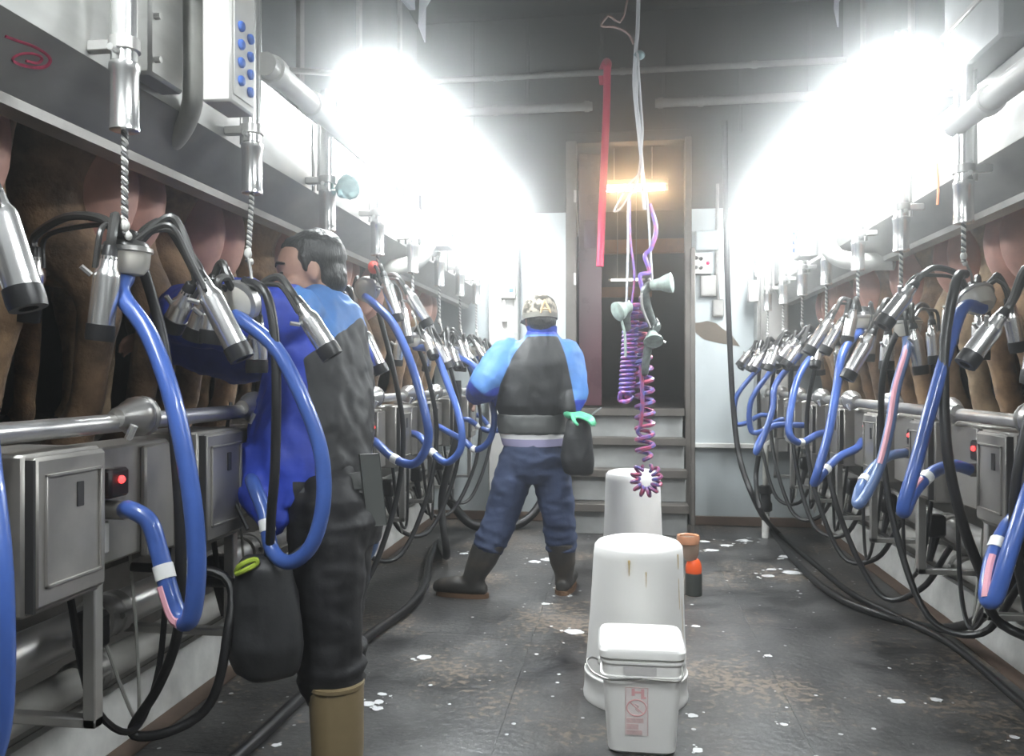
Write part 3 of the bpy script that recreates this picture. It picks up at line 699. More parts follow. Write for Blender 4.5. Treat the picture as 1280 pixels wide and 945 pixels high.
# right row
bR0 = V((1.12, 2.19, 1.42))
CL['R', 0] = cluster('right', 1, 0, hooksR[0], [(P(1252, 394, 2.12), P(1206, 456, 2.12)), (P(1300, 410, 2.1), P(1290, 480, 2.1)), (P(1330, 400, 2.3), P(1340, 470, 2.3)), (P(1300, 390, 2.45), P(1300, 450, 2.45))], bR0)
bR1 = P(1222, 374, 2.62)
CL['R', 1] = cluster('right', 1, 1, hooksR[1], [(P(1141, 358, 2.58), P(1102, 408, 2.58)), (P(1190, 372, 2.7), P(1186, 430, 2.7)), (P(1262, 380, 2.6), P(1275, 440, 2.6)), (P(1225, 392, 2.75), P(1226, 450, 2.75))], bR1, (-.15, .6, .8))
bR2 = P(1134, 408, 3.2)
CL['R', 2] = cluster('right', 1, 2, hooksR[2], [(P(1142, 410, 3.12), P(1152, 468, 3.12)), (P(1090, 418, 3.1), P(1058, 474, 3.1)), (P(1110, 418, 3.25), P(1108, 462, 3.25)), (P(1165, 405, 3.3), P(1170, 455, 3.3))], bR2)
bR3 = P(1078, 400, 3.78)
CL['R', 3] = cluster('right', 1, 3, hooksR[3], [(P(1067, 386, 3.7), P(1058, 430, 3.7)), (P(1038, 398, 3.7), P(1010, 442, 3.7)), (P(1090, 405, 3.75), P(1085, 452, 3.75)), (P(1052, 402, 3.85), P(1030, 442, 3.85))], bR3)
for i in range(4, 8):
    b = hooksR[i] + V((-.01, 0, -.12)); CL['R', i] = cluster('right', 1, i, hooksR[i], auto_cups(1, b, 200 + i, 1.25), b)

# hoses that can be followed one by one
def blue(side, i, pts, r, fit, m=BLUE, stripe=None):
    hose('milk_hose', pts, r, m, 'blue milk hose looping down to its cabinet, %s' % who(side, i), 'hose', HG, fitting=fit, stripe=stripe)
blue('left', 0, [CL['L', 0], P(-40, 470, 1.28), P(-12, 600, 1.2), P(2, 760, 1.16), P(-6, 930, 1.16), P(-60, 1000, 1.2), P(-140, 900, 1.3), outs['L', 0]], .0175, .7)
blue('left', 1, [CL['L', 1], P(152, 368, 1.78), P(186, 418, 1.74), P(216, 500, 1.70), P(238, 610, 1.68), P(246, 700, 1.68), P(240, 768, 1.69), P(226, 775, 1.71), P(212, 740, 1.73), P(199, 690, 1.75), P(186, 652, 1.76), P(163, 637, 1.77), outs['L', 1]], .0195, .71, stripe=(.56, .70, (-.55, -.8, .1)))
blue('left', 2, [CL['L', 2], P(308, 404, 2.10), P(345, 436, 2.08), P(378, 498, 2.06), P(401, 565, 2.05), P(404, 630, 2.04), P(389, 682, 2.05), P(362, 703, 2.08), P(340, 687, 2.12), P(331, 642, 2.16), P(317, 606, 2.22), outs['L', 2]], .0195, .8)
blue('left', 3, [CL['L', 3], P(428, 420, 2.95), P(447, 490, 2.9), P(459, 570, 2.86), P(470, 640, 2.84), P(463, 690, 2.86), P(440, 690, 2.92), P(425, 640, 2.98), outs['L', 3]], .0185, None, BLUE2)
blue('left', 4, [CL['L', 4], P(470, 382, 3.55), P(492, 406, 3.5), P(514, 455, 3.42), P(531, 515, 3.36), P(535, 552, 3.35), P(519, 579, 3.36), P(494, 574, 3.4), P(470, 553, 3.48), outs['L', 4]], .0185, .78)
blue('left', 5, [CL['L', 5], P(542, 440, 4.15), P(559, 478, 4.08), P(575, 525, 4.0), P(576, 560, 3.98), P(559, 578, 4.0), P(541, 566, 4.05), P(525, 546, 4.1), outs['L', 5]], .0185, .75)
blue('left', 6, [CL['L', 6], P(590, 455, 4.7), P(608, 485, 4.6), P(618, 520, 4.55), P(612, 550, 4.55), P(595, 562, 4.6), P(578, 550, 4.65), outs['L', 6]], .0185, .75)
for i in (7, 8): auto_hoses('left', -1, i, CL['L', i], outs['L', i], 300 + i)
blue('right', 0, [CL['R', 0], P(1320, 520, 2.1), P(1285, 620, 2.02), P(1262, 690, 1.98), P(1246, 742, 1.97), P(1236, 752, 1.98), P(1234, 735, 2.0), P(1242, 695, 2.05), P(1262, 655, 2.1), P(1300, 628, 2.15), outs['R', 0]], .0195, .74, stripe=(.55, .72, (-.5, -.85, .1)))
blue('right', 1, [CL['R', 1], P(1204, 385, 2.56), P(1184, 440, 2.5), P(1165, 505, 2.45), P(1146, 575, 2.4), P(1131, 626, 2.38), P(1130, 640, 2.39), P(1142, 615, 2.44), P(1165, 591, 2.5), P(1192, 582, 2.56), outs['R', 1]], .0195, .78, stripe=(.64, .78, (-.45, -.6, .6)))
blue('right', 2, [CL['R', 2], P(1133, 440, 3.1), P(1120, 485, 3.02), P(1112, 535, 2.96), P(1098, 588, 2.92), P(1078, 626, 2.9), P(1071, 628, 2.92), P(1076, 608, 2.96), P(1092, 585, 3.04), P(1112, 570, 3.12), outs['R', 2]], .0185, .74, BLUE2, stripe=(.02, .4, (-.5, -.85, .1)))
blue('right', 3, [CL['R', 3], P(1054, 440, 3.65), P(1045, 490, 3.58), P(1036, 540, 3.5), P(1022, 590, 3.46), P(1018, 604, 3.48), P(1030, 590, 3.52), P(1048, 572, 3.6), P(1070, 561, 3.68), outs['R', 3]], .0185, .7)
blue('right', 4, [CL['R', 4], P(1011, 450, 4.3), P(995, 480, 4.22), P(986, 530, 4.14), P(990, 548, 4.12), P(1003, 553, 4.15), P(1022, 543, 4.25), outs['R', 4]], .0185, .7, stripe=(.6, .75, (-.45, -.6, .6)))
blue('right', 5, [CL['R', 5], P(970, 480, 4.85), P(966, 510, 4.8), P(955, 545, 4.75), P(945, 566, 4.75), P(950, 550, 4.8), P(968, 532, 4.95), outs['R', 5]], .0185, None)
for i in (6, 7): auto_hoses('right', 1, i, CL['R', i], outs['R', i], 400 + i)

# black hoses
black_hose('left', -1, 0, V((-1.1, 1.05, 1.44)), [P(-60, 520, 1.4), P(-40, 760, 1.4), P(-30, 930, 1.5), V((-1.32, 1.2, .50))])
black_hose('left', -1, 1, b1 + V((0, .02, .05)), [P(190, 372, 1.9), P(208, 450, 1.9), P(222, 600, 1.88), P(226, 720, 1.88), P(220, 800, 1.95), P(196, 862, 2.0), P(165, 915, 2.0), P(210, 915, 2.02), P(262, 880, 2.05), P(283, 800, 2.08), P(280, 720, 2.15), V((-1.30, 1.98, .72))])
black_hose('left', -1, 2, b2 + V((.02, 0, .06)), [P(332, 366, 2.10), P(344, 430, 2.08), P(345, 540, 2.06), P(340, 630, 2.06), P(322, 720, 2.2), V((-1.30, 2.2, .62))])
black_hose('left', -1, 3, b3 + V((.02, 0, .06)), [V((-1.0, 2.95, 1.15)), V((-1.0, 2.98, .85)), V((-1.05, 3.05, .45)), V((-1.2, 3.15, .36)), V((-1.34, 3.25, .55))])
R_ = random.Random(5)
for i in range(4, 9):
    y = LY[i]; k = R_.uniform(-.04, .04)
    black_hose('left', -1, i, hooksL[i] + V((.0, .02, -.10)), [V((-1.03, y + .02, 1.25)), V((-1.0 + k, y + .04, .95)), V((-1.03 + k, y - .02, .62)), V((-1.12, y - .16, .30 + k)), V((-1.25, y - .30, .34)), V((-1.33, y - .36, .52))])
black_hose('right', 1, 0, V((1.1, 2.22, 1.44)), [V((1.06, 2.24, 1.2)), V((1.0, 2.22, .85)), V((1.12, 2.3, .45)), V((1.3, 2.4, .33)), V((1.36, 2.5, .50))])
black_hose('right', 1, 1, hooksR[1] + V((0, -.01, -.04)), [P(1196, 350, 2.55), P(1182, 420, 2.5), P(1180, 500, 2.46), P(1186, 580, 2.42), P(1205, 660, 2.4), P(1228, 720, 2.42), P(1252, 780, 2.5), V((1.34, 2.45, .42))], .0155)
for i in range(2, 8):
    y = RY[i]; k = R_.uniform(-.04, .04)
    black_hose('right', 1, i, hooksR[i] + V((.0, .02, -.10)), [V((1.04, y + .02, 1.25)), V((1.01 + k, y + .05, .95)), V((1.03 + k, y - .05, .62)), V((1.13, y - .20, .30 + k)), V((1.26, y - .34, .32)), V((1.35, y - .42, .52))])
# thin drooping cables between the cabinets
for side, s, YY in (('left', -1, LY), ('right', 1, RY)):
    for i, y in enumerate(YY[:-1]):
        y0 = y - .05
        single('drop_cable', MB().tube([V((s * 1.20, y0, .772)), V((s * 1.18, y0 + .05, .50)), V((s * 1.19, y0 + .22, .33 + .03 * (i % 3))), V((s * 1.22, y0 + .38, .46)), V((s * 1.24, y0 + .46, .772))], .008, 7, smooth=6), RUBBER,
               'thin black cable drooping under the cabinets beside the %s cabinet of the %s row' % (ORD[i], side), 'cable', 'drooping cables')
        c = Thing('cable_connector', 'black plug connector hanging below the %s cabinet of the %s row' % (ORD[i], side), 'connector', 'cable connectors')
        c.part('plug', MB().box((s * 1.24, y + .10, .57), (s * 1.31, y + .16, .66), .01), RUBBER)
        c.part('plug_neck', MB().tube([(s * 1.275, y + .13, .57), (s * 1.25, y + .12, .47)], [.02, .012], 8), RUBBER)
        c.part('grey_lead', MB().tube([(s * 1.275, y + .14, .66), (s * 1.22, y + .20, .40), (s * 1.24, y + .27, .36), (s * 1.28, y + .32, .55), (s * 1.31, y + .33, .80)], .0045, 6, smooth=5), PVC)
        c.done()

# ------------------------------------------------------------------ cows on the deck, rumps to the pit
def cow_meshes():
    mb = MB()
    # trunk as a chain of rings from rump to shoulder (cow looks towards -x, rear at x = 0)
    def ring(x, z, w, h): return ((x, 0, z), (0, w, 0), (0, 0, h))
    mb.loft([ring(.0, 1.14, .05, .05), ring(-.02, 1.13, .14, .14), ring(-.12, 1.12, .24, .22), ring(-.32, 1.10, .27, .27), ring(-.7, 1.04, .30, .34), ring(-1.1, 1.03, .31, .36),
             ring(-1.45, 1.06, .26, .33), ring(-1.68, 1.12, .19, .25), ring(-1.85, 1.2, .10, .14)], 18)
    # neck, head, muzzle, ears
    mb.limb([(-1.6, 0, 1.2), (-1.85, 0, 1.32), (-2.05, 0, 1.36)], (.2, .15, .12))
    mb.limb([(-2.02, 0, 1.42), (-2.2, 0, 1.30), (-2.36, 0, 1.18), (-2.44, 0, 1.12)], (.105, .11, .08, .075))
    for q in (-1, 1):
        mb.limb([(-2.02, q * .09, 1.45), (-2.0, q * .17, 1.46), (-1.99, q * .25, 1.43)], (.03, .045, .015))
        # hind leg: thigh, stifle, hock pointing backward, cannon, hoof
        mb.limb([(-.18, q * .15, 1.08), (-.22, q * .18, .86), (-.17, q * .175, .68), (-.06, q * .16, .50), (-.08, q * .15, .36), (-.12, q * .145, .15), (-.15, q * .15, .09)],
                (.17, .135, .092, .066, .052, .048, .060))
        mb.limb([(-.15, q * .15, .10), (-.19, q * .15, .03)], (.062, .064))
        mb.limb([(-.30, q * .15, .86), (-.44, q * .17, .76)], (.13, .09))
        # front leg
        mb.limb([(-1.5, q * .15, .95), (-1.5, q * .16, .68), (-1.47, q * .15, .42), (-1.49, q * .15, .12)], (.14, .085, .062, .05))
        mb.limb([(-1.49, q * .15, .09), (-1.53, q * .15, .03)], (.06, .062))
    body = remesh(mb, .022, 3, fold=.006, fscale=6)
    ud = MB(); 
    for q in (-1, 1):
        ud.ell((-.12, q * .08, .84), (.13, .098, .20)); ud.ell((-.40, q * .08, .80), (.17, .09, .15))
        for x in (-.13, -.42): ud.limb([(x, q * .085, .67), (x + .005, q * .09, .575)], (.022, .013))
    ud.ell((-.36, 0, .9), (.22, .15, .12))
    udder = remesh(ud, .014, 3)
    tail = MB().tube([(-.02, 0, 1.28), (.035, .01, 1.20), (.045, .03, 1.10), (.04, .08, 1.0), (.03, .12, .92)], [.03, .024, .018, .018, .012], 8, smooth=4)
    brush = MB().limb([(.035, .11, .94), (.03, .14, .84), (.03, .15, .74)], (.02, .035, .015))
    hoof = []
    for q in (-1, 1):
        for x in (-.20, -1.54): hoof.append(MB()); hoof[-1].loft([((x, q * .15, 0), (.075, 0, 0), (0, .062, 0)), ((x + .01, q * .15, .05), (.068, 0, 0), (0, .06, 0)), ((x + .02, q * .15, .075), (.055, 0, 0), (0, .05, 0))], 12)
    return body, udder, tail, brush, hoof
cb, cu, ct, cbr, cho = cow_meshes()
cme = [[to_mesh('cow_body', cb, m, sharp=None) for m in COWS], to_mesh('udder', cu, UDDER, sharp=None), [to_mesh('tail', ct, m, sharp=None) for m in COWS],
       [to_mesh('tail_brush', cbr, m, sharp=None) for m in COWS], [to_mesh('hoof', h, CABDARK) for h in cho]]
def cow(side, s, y, i, k, x, rz, sc):
    t = Thing('cow', '%s cow on the deck behind the %s milking unit of the %s row' % (('tan', 'dark brown', 'pale fawn')[k], ORD[i], side), 'cow', 'cows standing with their rumps to the pit')
    t.part('body', cme[0][k], None); t.part('udder', cme[1], None, label='pink udder with teats'); t.part('tail', cme[2][k], None)
    for h in cme[4]: t.part('hoof', h, None)
    r = t.done(V((s * x, y, .965))); r.rotation_euler = (0, 0, (0 if s < 0 else math.pi) + math.radians(rz)); r.scale = (1, .90, sc)
g = random.Random(11)
kl = [0, 0, 1, 0, 0, 2, 1, 0, 0]; kr = [0, 0, 0, 2, 0, 1, 2, 0]
for i, y in enumerate(LY): cow('left', -1, y - .02, i, kl[i], 1.44 + g.uniform(-.03, .05), g.uniform(-4, 4), g.uniform(.95, 1.0))
for i, y in enumerate(RY): cow('right', 1, y + .04, i, kr[i], 1.44 + g.uniform(-.03, .05), g.uniform(-4, 4), g.uniform(.95, 1.0))

# ------------------------------------------------------------------ people
def hand(mb, wrist, d, palm_n, r=1.0, curl=.5):
    """palm with four fingers and a thumb, d = pointing direction, palm_n = direction the palm faces"""
    d = V(d).normalized(); n = V(palm_n); n = (n - d * n.dot(d)).normalized(); sd = d.cross(n)
    w = V(wrist)
    mb.loft([(w, sd * .026 * r, n * .018 * r), (w + d * .03 * r, sd * .036 * r, n * .017 * r), (w + d * .07 * r, sd * .042 * r, n * .015 * r), (w + d * .095 * r, sd * .040 * r, n * .012 * r)], 14)
    for k, (o, L) in enumerate(((-.030, .066), (-.010, .076), (.010, .071), (.029, .056))):
        b = w + d * .088 * r + sd * o * r
        p1 = b + d * L * .45 * r + n * .012 * curl * r; p2 = p1 + (d * (1 - curl * .5) + n * curl).normalized() * L * .33 * r; p3 = p2 + (d * (1 - curl) + n * curl * 1.4).normalized() * L * .28 * r
        mb.limb([b, p1, p2, p3], (.0098 * r, .0095 * r, .0088 * r, .0075 * r), 8, 2)
    b = w + d * .035 * r + sd * -.032 * r
    p1 = b + (d * .55 - sd * .65 + n * .35).normalized() * .038 * r; p2 = p1 + (d * .85 - sd * .2 + n * .5).normalized() * .030 * r
    mb.limb([b, p1, p2], (.013 * r, .011 * r, .009 * r), 8, 2)

def head(mb, c, fwd, up=V((0, 0, 1))):
    """skull with brow, nose, lips, chin and ears; c = centre of the head"""
    c = V(c); f = V(fwd).normalized(); l = V(up).cross(f).normalized(); u = f.cross(l)
    M = Matrix((f, l, u)).transposed()
    mb.ell(c + u * .025, (.098, .078, .10), 18, 12, M); mb.ell(c + f * .02 - u * .045, (.072, .062, .085), 16, 10, M)
    mb.ell(c + f * .062 - u * .105, (.026, .028, .02), 12, 8, M)            # chin
    mb.limb([c + f * .085 + u * .012, c + f * .102 - u * .022, c + f * .112 - u * .036], (.010, .012, .014), 8, 2)   # nose
    mb.ell(c + f * .085 + u * .03, (.018, .05, .012), 10, 6, M)             # brow
    mb.ell(c + f * .088 - u * .064, (.012, .026, .006), 10, 6, M); mb.ell(c + f * .085 - u * .076, (.012, .022, .007), 10, 6, M)   # lips
    for q in (-1, 1):
        mb.ell(c + l * q * .080 - f * .008 - u * .005, (.020, .010, .033), 10, 8, M)   # ears
        mb.ell(c + l * q * .033 + f * .078 + u * .002, (.012, .014, .010), 10, 6, M)
        mb.ell(c + l * q * .05 + f * .055 - u * .035, (.03, .024, .026), 10, 6, M)   # cheeks
    return f, l, u

def paint(mb, fn):
    for i, f in enumerate(mb.f):
        c = sum((mb.v[k] for k in f), V()) / len(f); mb.mi[i] = fn(c)
    return mb

def jacket_mat(name):
    m = bpy.data.materials.new(name); m.use_nodes = True; nt = m.node_tree; N = nt.nodes; L = nt.links; b = N['Principled BSDF']
    b.inputs['Roughness'].default_value = .62
    g = N.new('ShaderNodeNewGeometry'); n = N.new('ShaderNodeTexNoise'); n.inputs['Scale'].default_value = 7; n.inputs['Detail'].default_value = 5
    L.new(g.outputs['Position'], n.inputs['Vector'])
    def two(c, k):
        r = N.new('ShaderNodeValToRGB'); r.color_ramp.elements[0].position = .35; r.color_ramp.elements[1].position = .7
        r.color_ramp.elements[0].color = (*[q * k for q in c], 1); r.color_ramp.elements[1].color = (*c, 1); L.new(n.outputs['Fac'], r.inputs['Fac']); return r.outputs[0]
    col = two((.018, .055, .46), .6)
    for at_, c, k in (('light_panel', (.075, .225, .56), .7), ('dark_panel', (.017, .0175, .019), .6)):
        a = N.new('ShaderNodeAttribute'); a.attribute_name = at_
        gt = N.new('ShaderNodeMath'); gt.operation = 'GREATER_THAN'; gt.inputs[1].default_value = 0; L.new(a.outputs['Fac'], gt.inputs[0])
        mx = N.new('ShaderNodeMix'); mx.data_type = 'RGBA'; L.new(gt.outputs[0], mx.inputs['Factor']); L.new(col, mx.inputs['A']); L.new(two(c, k), mx.inputs['B']); col = mx.outputs['Result']
    L.new(col, b.inputs['Base Color'])
    n2 = N.new('ShaderNodeTexNoise'); n2.inputs['Scale'].default_value = 18; L.new(g.outputs['Position'], n2.inputs['Vector'])
    bp = N.new('ShaderNodeBump'); bp.inputs['Strength'].default_value = .35; bp.inputs['Distance'].default_value = .01; L.new(n2.outputs['Fac'], bp.inputs['Height']); L.new(bp.outputs[0], b.inputs['Normal'])
    return m
JACKET = jacket_mat('panelled_jacket')
def panels(o, mb, fl, fd):
    for nm, fn in (('light_panel', fl), ('dark_panel', fd)):
        a = o.data.attributes.new(nm, 'FLOAT', 'POINT'); a.data.foreach_set('value', [fn(p) for p in mb.v])

# --- man reaching into the left row
def man_reaching():
    t = Thing('person', 'man with black hair in blue and black jacket and tan boots reaching left', 'person')
    F = V((-1, 0, 0)); Lf = V((0, -1, 0)); U = V((0, 0, 1))
    def at(f, l, z):
        w = min(1, max(0, (z - .80) / .5)); c = V((-.85, 2.31, 0)).lerp(V((-.955, 2.50, 0)), w)
        return c + F * f + Lf * l + U * z
    hc = P(387, 341, 2.58); HF = V((-.88, -.42, -.14))
    nb = at(.02, .0, 1.43)
    shl, shr = at(.045, .17, 1.415), at(.06, -.15, 1.43)
    ell_, elr = at(.30, .17, 1.44), at(.32, -.05, 1.33)
    wl_, wr2 = at(.52, .09, 1.40), at(.54, .02, 1.34)
    hl, hr = at(0, .085, .86), at(.01, -.085, .86)
    kl_, kr_ = V((-.83, 2.20, .47)), V((-.885, 2.365, .47))
    al, ar = V((-.803, 2.175, .09)), V((-.855, 2.34, .09))
    b = MB()
    head(b, hc, HF)
    b.limb([hc + V((.03, 0, -.05)), nb], (.058, .062))
    b.loft([(nb, Lf * .07, F * .06), (at(.04, 0, 1.33), Lf * .17, F * .10), (at(.04, 0, 1.15), Lf * .16, F * .11), (at(.02, 0, .98), Lf * .14, F * .10), (at(.0, 0, .84), Lf * .15, F * .11), (at(0, 0, .76), Lf * .12, F * .08)], 16)
    for sh, el, wr, q in ((shl, ell_, wl_, 1), (shr, elr, wr2, -1)):
        b.limb([sh, sh.lerp(el, .5), el, el.lerp(wr, .5), wr], (.058, .05, .043, .042, .030))
        hand(b, wr, (wr - el).normalized(), V((0, q * .6, -.6)), 1.0, .7)
    for h, k, a in ((hl, kl_, al), (hr, kr_, ar)):
        b.limb([h, h.lerp(k, .5), k, k.lerp(a, .35), a], (.085, .078, .058, .055, .04))
        b.limb([a, a + (F if a is al else V((-.5, .86, 0))) * .10 + V((0, 0, -.045))], (.038, .026))
    t.part('body', remesh(b, .0085, 2), SKIN, sharp=None)
    # hair: cap of short black hair over the back and top of the skull
    f = HF.normalized()
    l = U.cross(f).normalized(); u = f.cross(l); M = Matrix((f, l, u)).transposed()
    hb = MB().ell(hc - f * .030 + u * .048, (.096, .087, .092), 18, 12, M).ell(hc - f * .055 - u * .015, (.064, .076, .080), 16, 10, M).ell(hc + f * .015 + u * .088, (.062, .066, .034), 14, 8, M)
    for q in (-1, 1): hb.limb([hc + l * q * .072 + f * .016 + u * .045, hc + l * q * .076 + f * .016 - u * .0], (.016, .009))
    t.part('hair', remesh(hb, .008, 1, fold=.004, fscale=40), HAIR, sharp=None)
    for q in (-1, 1):
        t.part('eye', MB().ell(hc + l * q * .034 + f * .0885 + u * .003, (.006, .011, .006), 10, 6, M), HAIR)
        t.part('eyebrow', MB().limb([hc + l * q * .017 + f * .099 + u * .033, hc + l * q * .036 + f * .095 + u * .037, hc + l * q * .055 + f * .078 + u * .031], (.005, .006, .004), 8, 2), HAIR)
    # jacket: royal blue sleeves and flank, pale blue yoke, charcoal back
    j = MB()
    j.loft([(at(.02, 0, 1.49), Lf * .085, F * .085), (at(.02, 0, 1.46), Lf * .15, F * .12), (at(.025, 0, 1.38), Lf * .215, F * .145), (at(.03, 0, 1.22), Lf * .225, F * .165), (at(.055, 0, 1.08), Lf * .22, F * .185),
            (at(.07, 0, .98), Lf * .21, F * .19), (at(.075, .0, .91), Lf * .20, F * .18), (at(.08, .0, .86), Lf * .185, F * .15)], 22)
    j.loft([(at(.16, .10, 1.02), Lf * .09, F * .12), (at(.16, .13, .90), Lf * .07, F * .10), (at(.14, .14, .82), Lf * .045, F * .06), (at(.13, .14, .775), Lf * .02, F * .02)], 12)   # hanging front corner
    for sh, el, wr in ((shl, ell_, wl_), (shr, elr, wr2)):
        j.limb([sh + V((.0, 0, -.01)), sh.lerp(el, .5) + V((0, 0, -.02)), el + V((0, 0, -.015)), el.lerp(wr, .5), el.lerp(wr, .9)], (.105, .118, .112, .10, .075))
    j.limb([hc + V((-.02, -.03, -.135)), hc + V((.04, -.03, -.125)), hc + V((.075, .0, -.15))], (.07, .08, .075))
    j.limb([hc + V((.055, -.0, -.115)), hc + V((.065, -.01, -.15))], (.07, .08))   # stand-up collar
    jm = remesh(j, .010, 2, fold=.011, fscale=12, fstretch=(1.1, 1, .8), seed=3)
    def fz_(c): fx = -(c.x - at(0, 0, c.z).x); return fx, c.z, (1.285 + .8 * (-.02 - fx) if fx > -.085 else 1.337 + 2.6 * (-.085 - fx))
    def dark(c): fx, z, zb = fz_(c); return max(min(-.015 - fx, zb - z), min(.93 - z, .05 - fx))
    def light(c): fx, z, zb = fz_(c); return min(z - zb, .035 - (1.52 - z) * .64 - fx)
    jk = t.part('jacket', jm, JACKET, sharp=None)
    t.part('jacket_zip', MB().tube([at(.245, .17, 1.15), at(.262, .175, 1.02), at(.24, .185, .9), at(.19, .19, .80)], .006, 6, smooth=3), RUBBER, jk)
    # trousers
    tr = MB()
    tr.loft([(at(.02, 0, .97), Lf * .175, F * .13), (at(.015, 0, .88), Lf * .18, F * .135), (at(.0, 0, .80), Lf * .185, F * .14), (at(0, 0, .72), Lf * .15, F * .12)], 18)
    for h, k, a in ((hl, kl_, al), (hr, kr_, ar)):
        tr.limb([h, h.lerp(k, .45), k, k.lerp(a, .15), k.lerp(a, .30)], (.112, .108, .092, .090, .088), 16)
        for zz, rr in ((.405, .098), (.365, .094)): tr.lathe([(.05, -.02), (rr, -.012), (rr + .004, 0), (rr, .012), (.05, .02)], V((k.lerp(a, .25).x, k.y, zz)), (.06, 0, 1), 16)
    t.part('trousers', remesh(tr, .010, 2, fold=.008, fscale=9, fstretch=(1, 1, 1.6), seed=9), BLACKT, sharp=None)
    for k, a, q in ((kl_, al, 0), (kr_, ar, 1)):
        bt = MB(); top = V((a.x + .0, a.y, .36)); a0 = V((a.x, a.y, 0)); Fd = V((-.5, .86, 0)) if q else F; Ld = U.cross(Fd)
        bt.loft([(V((a.x, a.y, .03)), Ld * .055, Fd * .09), (V((a.x, a.y, .10)), Ld * .058, Fd * .075), (V((a.x + .005, a.y, .18)), Ld * .070, Fd * .074), (top, Ld * .076, Fd * .079)], 18)
        bt.loft([(a0 - Fd * .09 + U * .035, Ld * .04, U * .035), (a0 + Fd * .0 + U * .05, Ld * .053, U * .05), (a0 + Fd * .10 + U * .045, Ld * .055, U * .045), (a0 + Fd * .17 + U * .035, Ld * .045, U * .033), (a0 + Fd * .20 + U * .03, Ld * .02, U * .02)], 16)
        bi = t.part('boot', remesh(bt, .010, 2), TANBOOT, sharp=None)
        t.part('boot_top_rim', MB().lathe([(.074, -.006), (.080, -.004), (.080, .006), (.074, .008)], top, (0, 0, 1), 24), TANBOOT, bi)
        t.part('boot_sole', MB().loft([(a0 + Fd * .05, Fd * .16, Ld * .056), (a0 + Fd * .05 + U * .022, Fd * .155, Ld * .054)], 20, 2.6), SOLE, bi)
    # waist belt and hanging strap
    t.part('waist_belt', MB().loft([(at(.02, 0, .945), Lf * .188, F * .145), (at(.02, 0, .90), Lf * .19, F * .147)], 24), STRAP)
    t.part('belt_strap', MB().obox(P(466, 612, 2.36), (.024, .018, .0), (.004, -.006, 0), (-.012, 0, .105), .002), STRAP, label='loose grey strap end at his hip')
    t.done(); panels(t.objs[jk], jm, light, dark)
man_reaching()

def pouch(name, c, hx, hy, hz, label, glove=None):
    c = V(c); t = Thing(name, label, 'pouch')
    mb = MB().loft([(c + V((0, 0, hz)), V((hx * .55, 0, 0)), V((0, hy * .45, 0))), (c + V((0, 0, hz * .85)), V((hx * .75, 0, 0)), V((0, hy * .8, 0))), (c + V((0, 0, hz * .3)), V((hx * .95, 0, 0)), V((0, hy, 0))),
                    (c + V((0, 0, -hz * .45)), V((hx * 1.05, 0, 0)), V((0, hy * 1.1, 0))), (c + V((0, 0, -hz * .9)), V((hx * .85, 0, 0)), V((0, hy * .85, 0))), (c + V((0, 0, -hz)), V((hx * .5, 0, 0)), V((0, hy * .5, 0)))], 18)
    t.part('bag', remesh(mb, .010, 2, fold=.012, fscale=9, fstretch=(1, 1, .5), seed=5), JBLACK, sharp=None)
    t.part('bag_rim', MB().lathe([(.9, -.006), (1.0, 0), (.9, .006)], (0, 0, 0)), RUBBER) if False else None
    t.part('strap', MB().tube([c + V((hx * .5, 0, hz * .9)), c + V((hx * 1.0, .03, hz * 1.15)), c + V((hx * 1.5, .05, hz * 1.35))], .012, 6, smooth=3, flat=.3), STRAP)
    if glove is not None:
        gl = MB().tube([c + V((-hx * .55, -hy * .75, hz * .80)), c + V((-hx * .35, -hy * .95, hz * .93)), c + V((-.0, -hy * .85, hz * 1.02)), c + V((hx * .05, -hy * .8, hz * .95)), c + V((-hx * .2, -hy * .98, hz * .86)), c + V((-hx * .5, -hy * .85, hz * .78))], .007, 7, smooth=4)
        t.part('lime_trim', gl, LIME, label='lime green band poking out of the pouch')
    t.done()
pouch('waist_pouch', P(332, 770, 2.16), .098, .08, .165, 'bulging black pouch hanging in front of the man in tan boots', True)

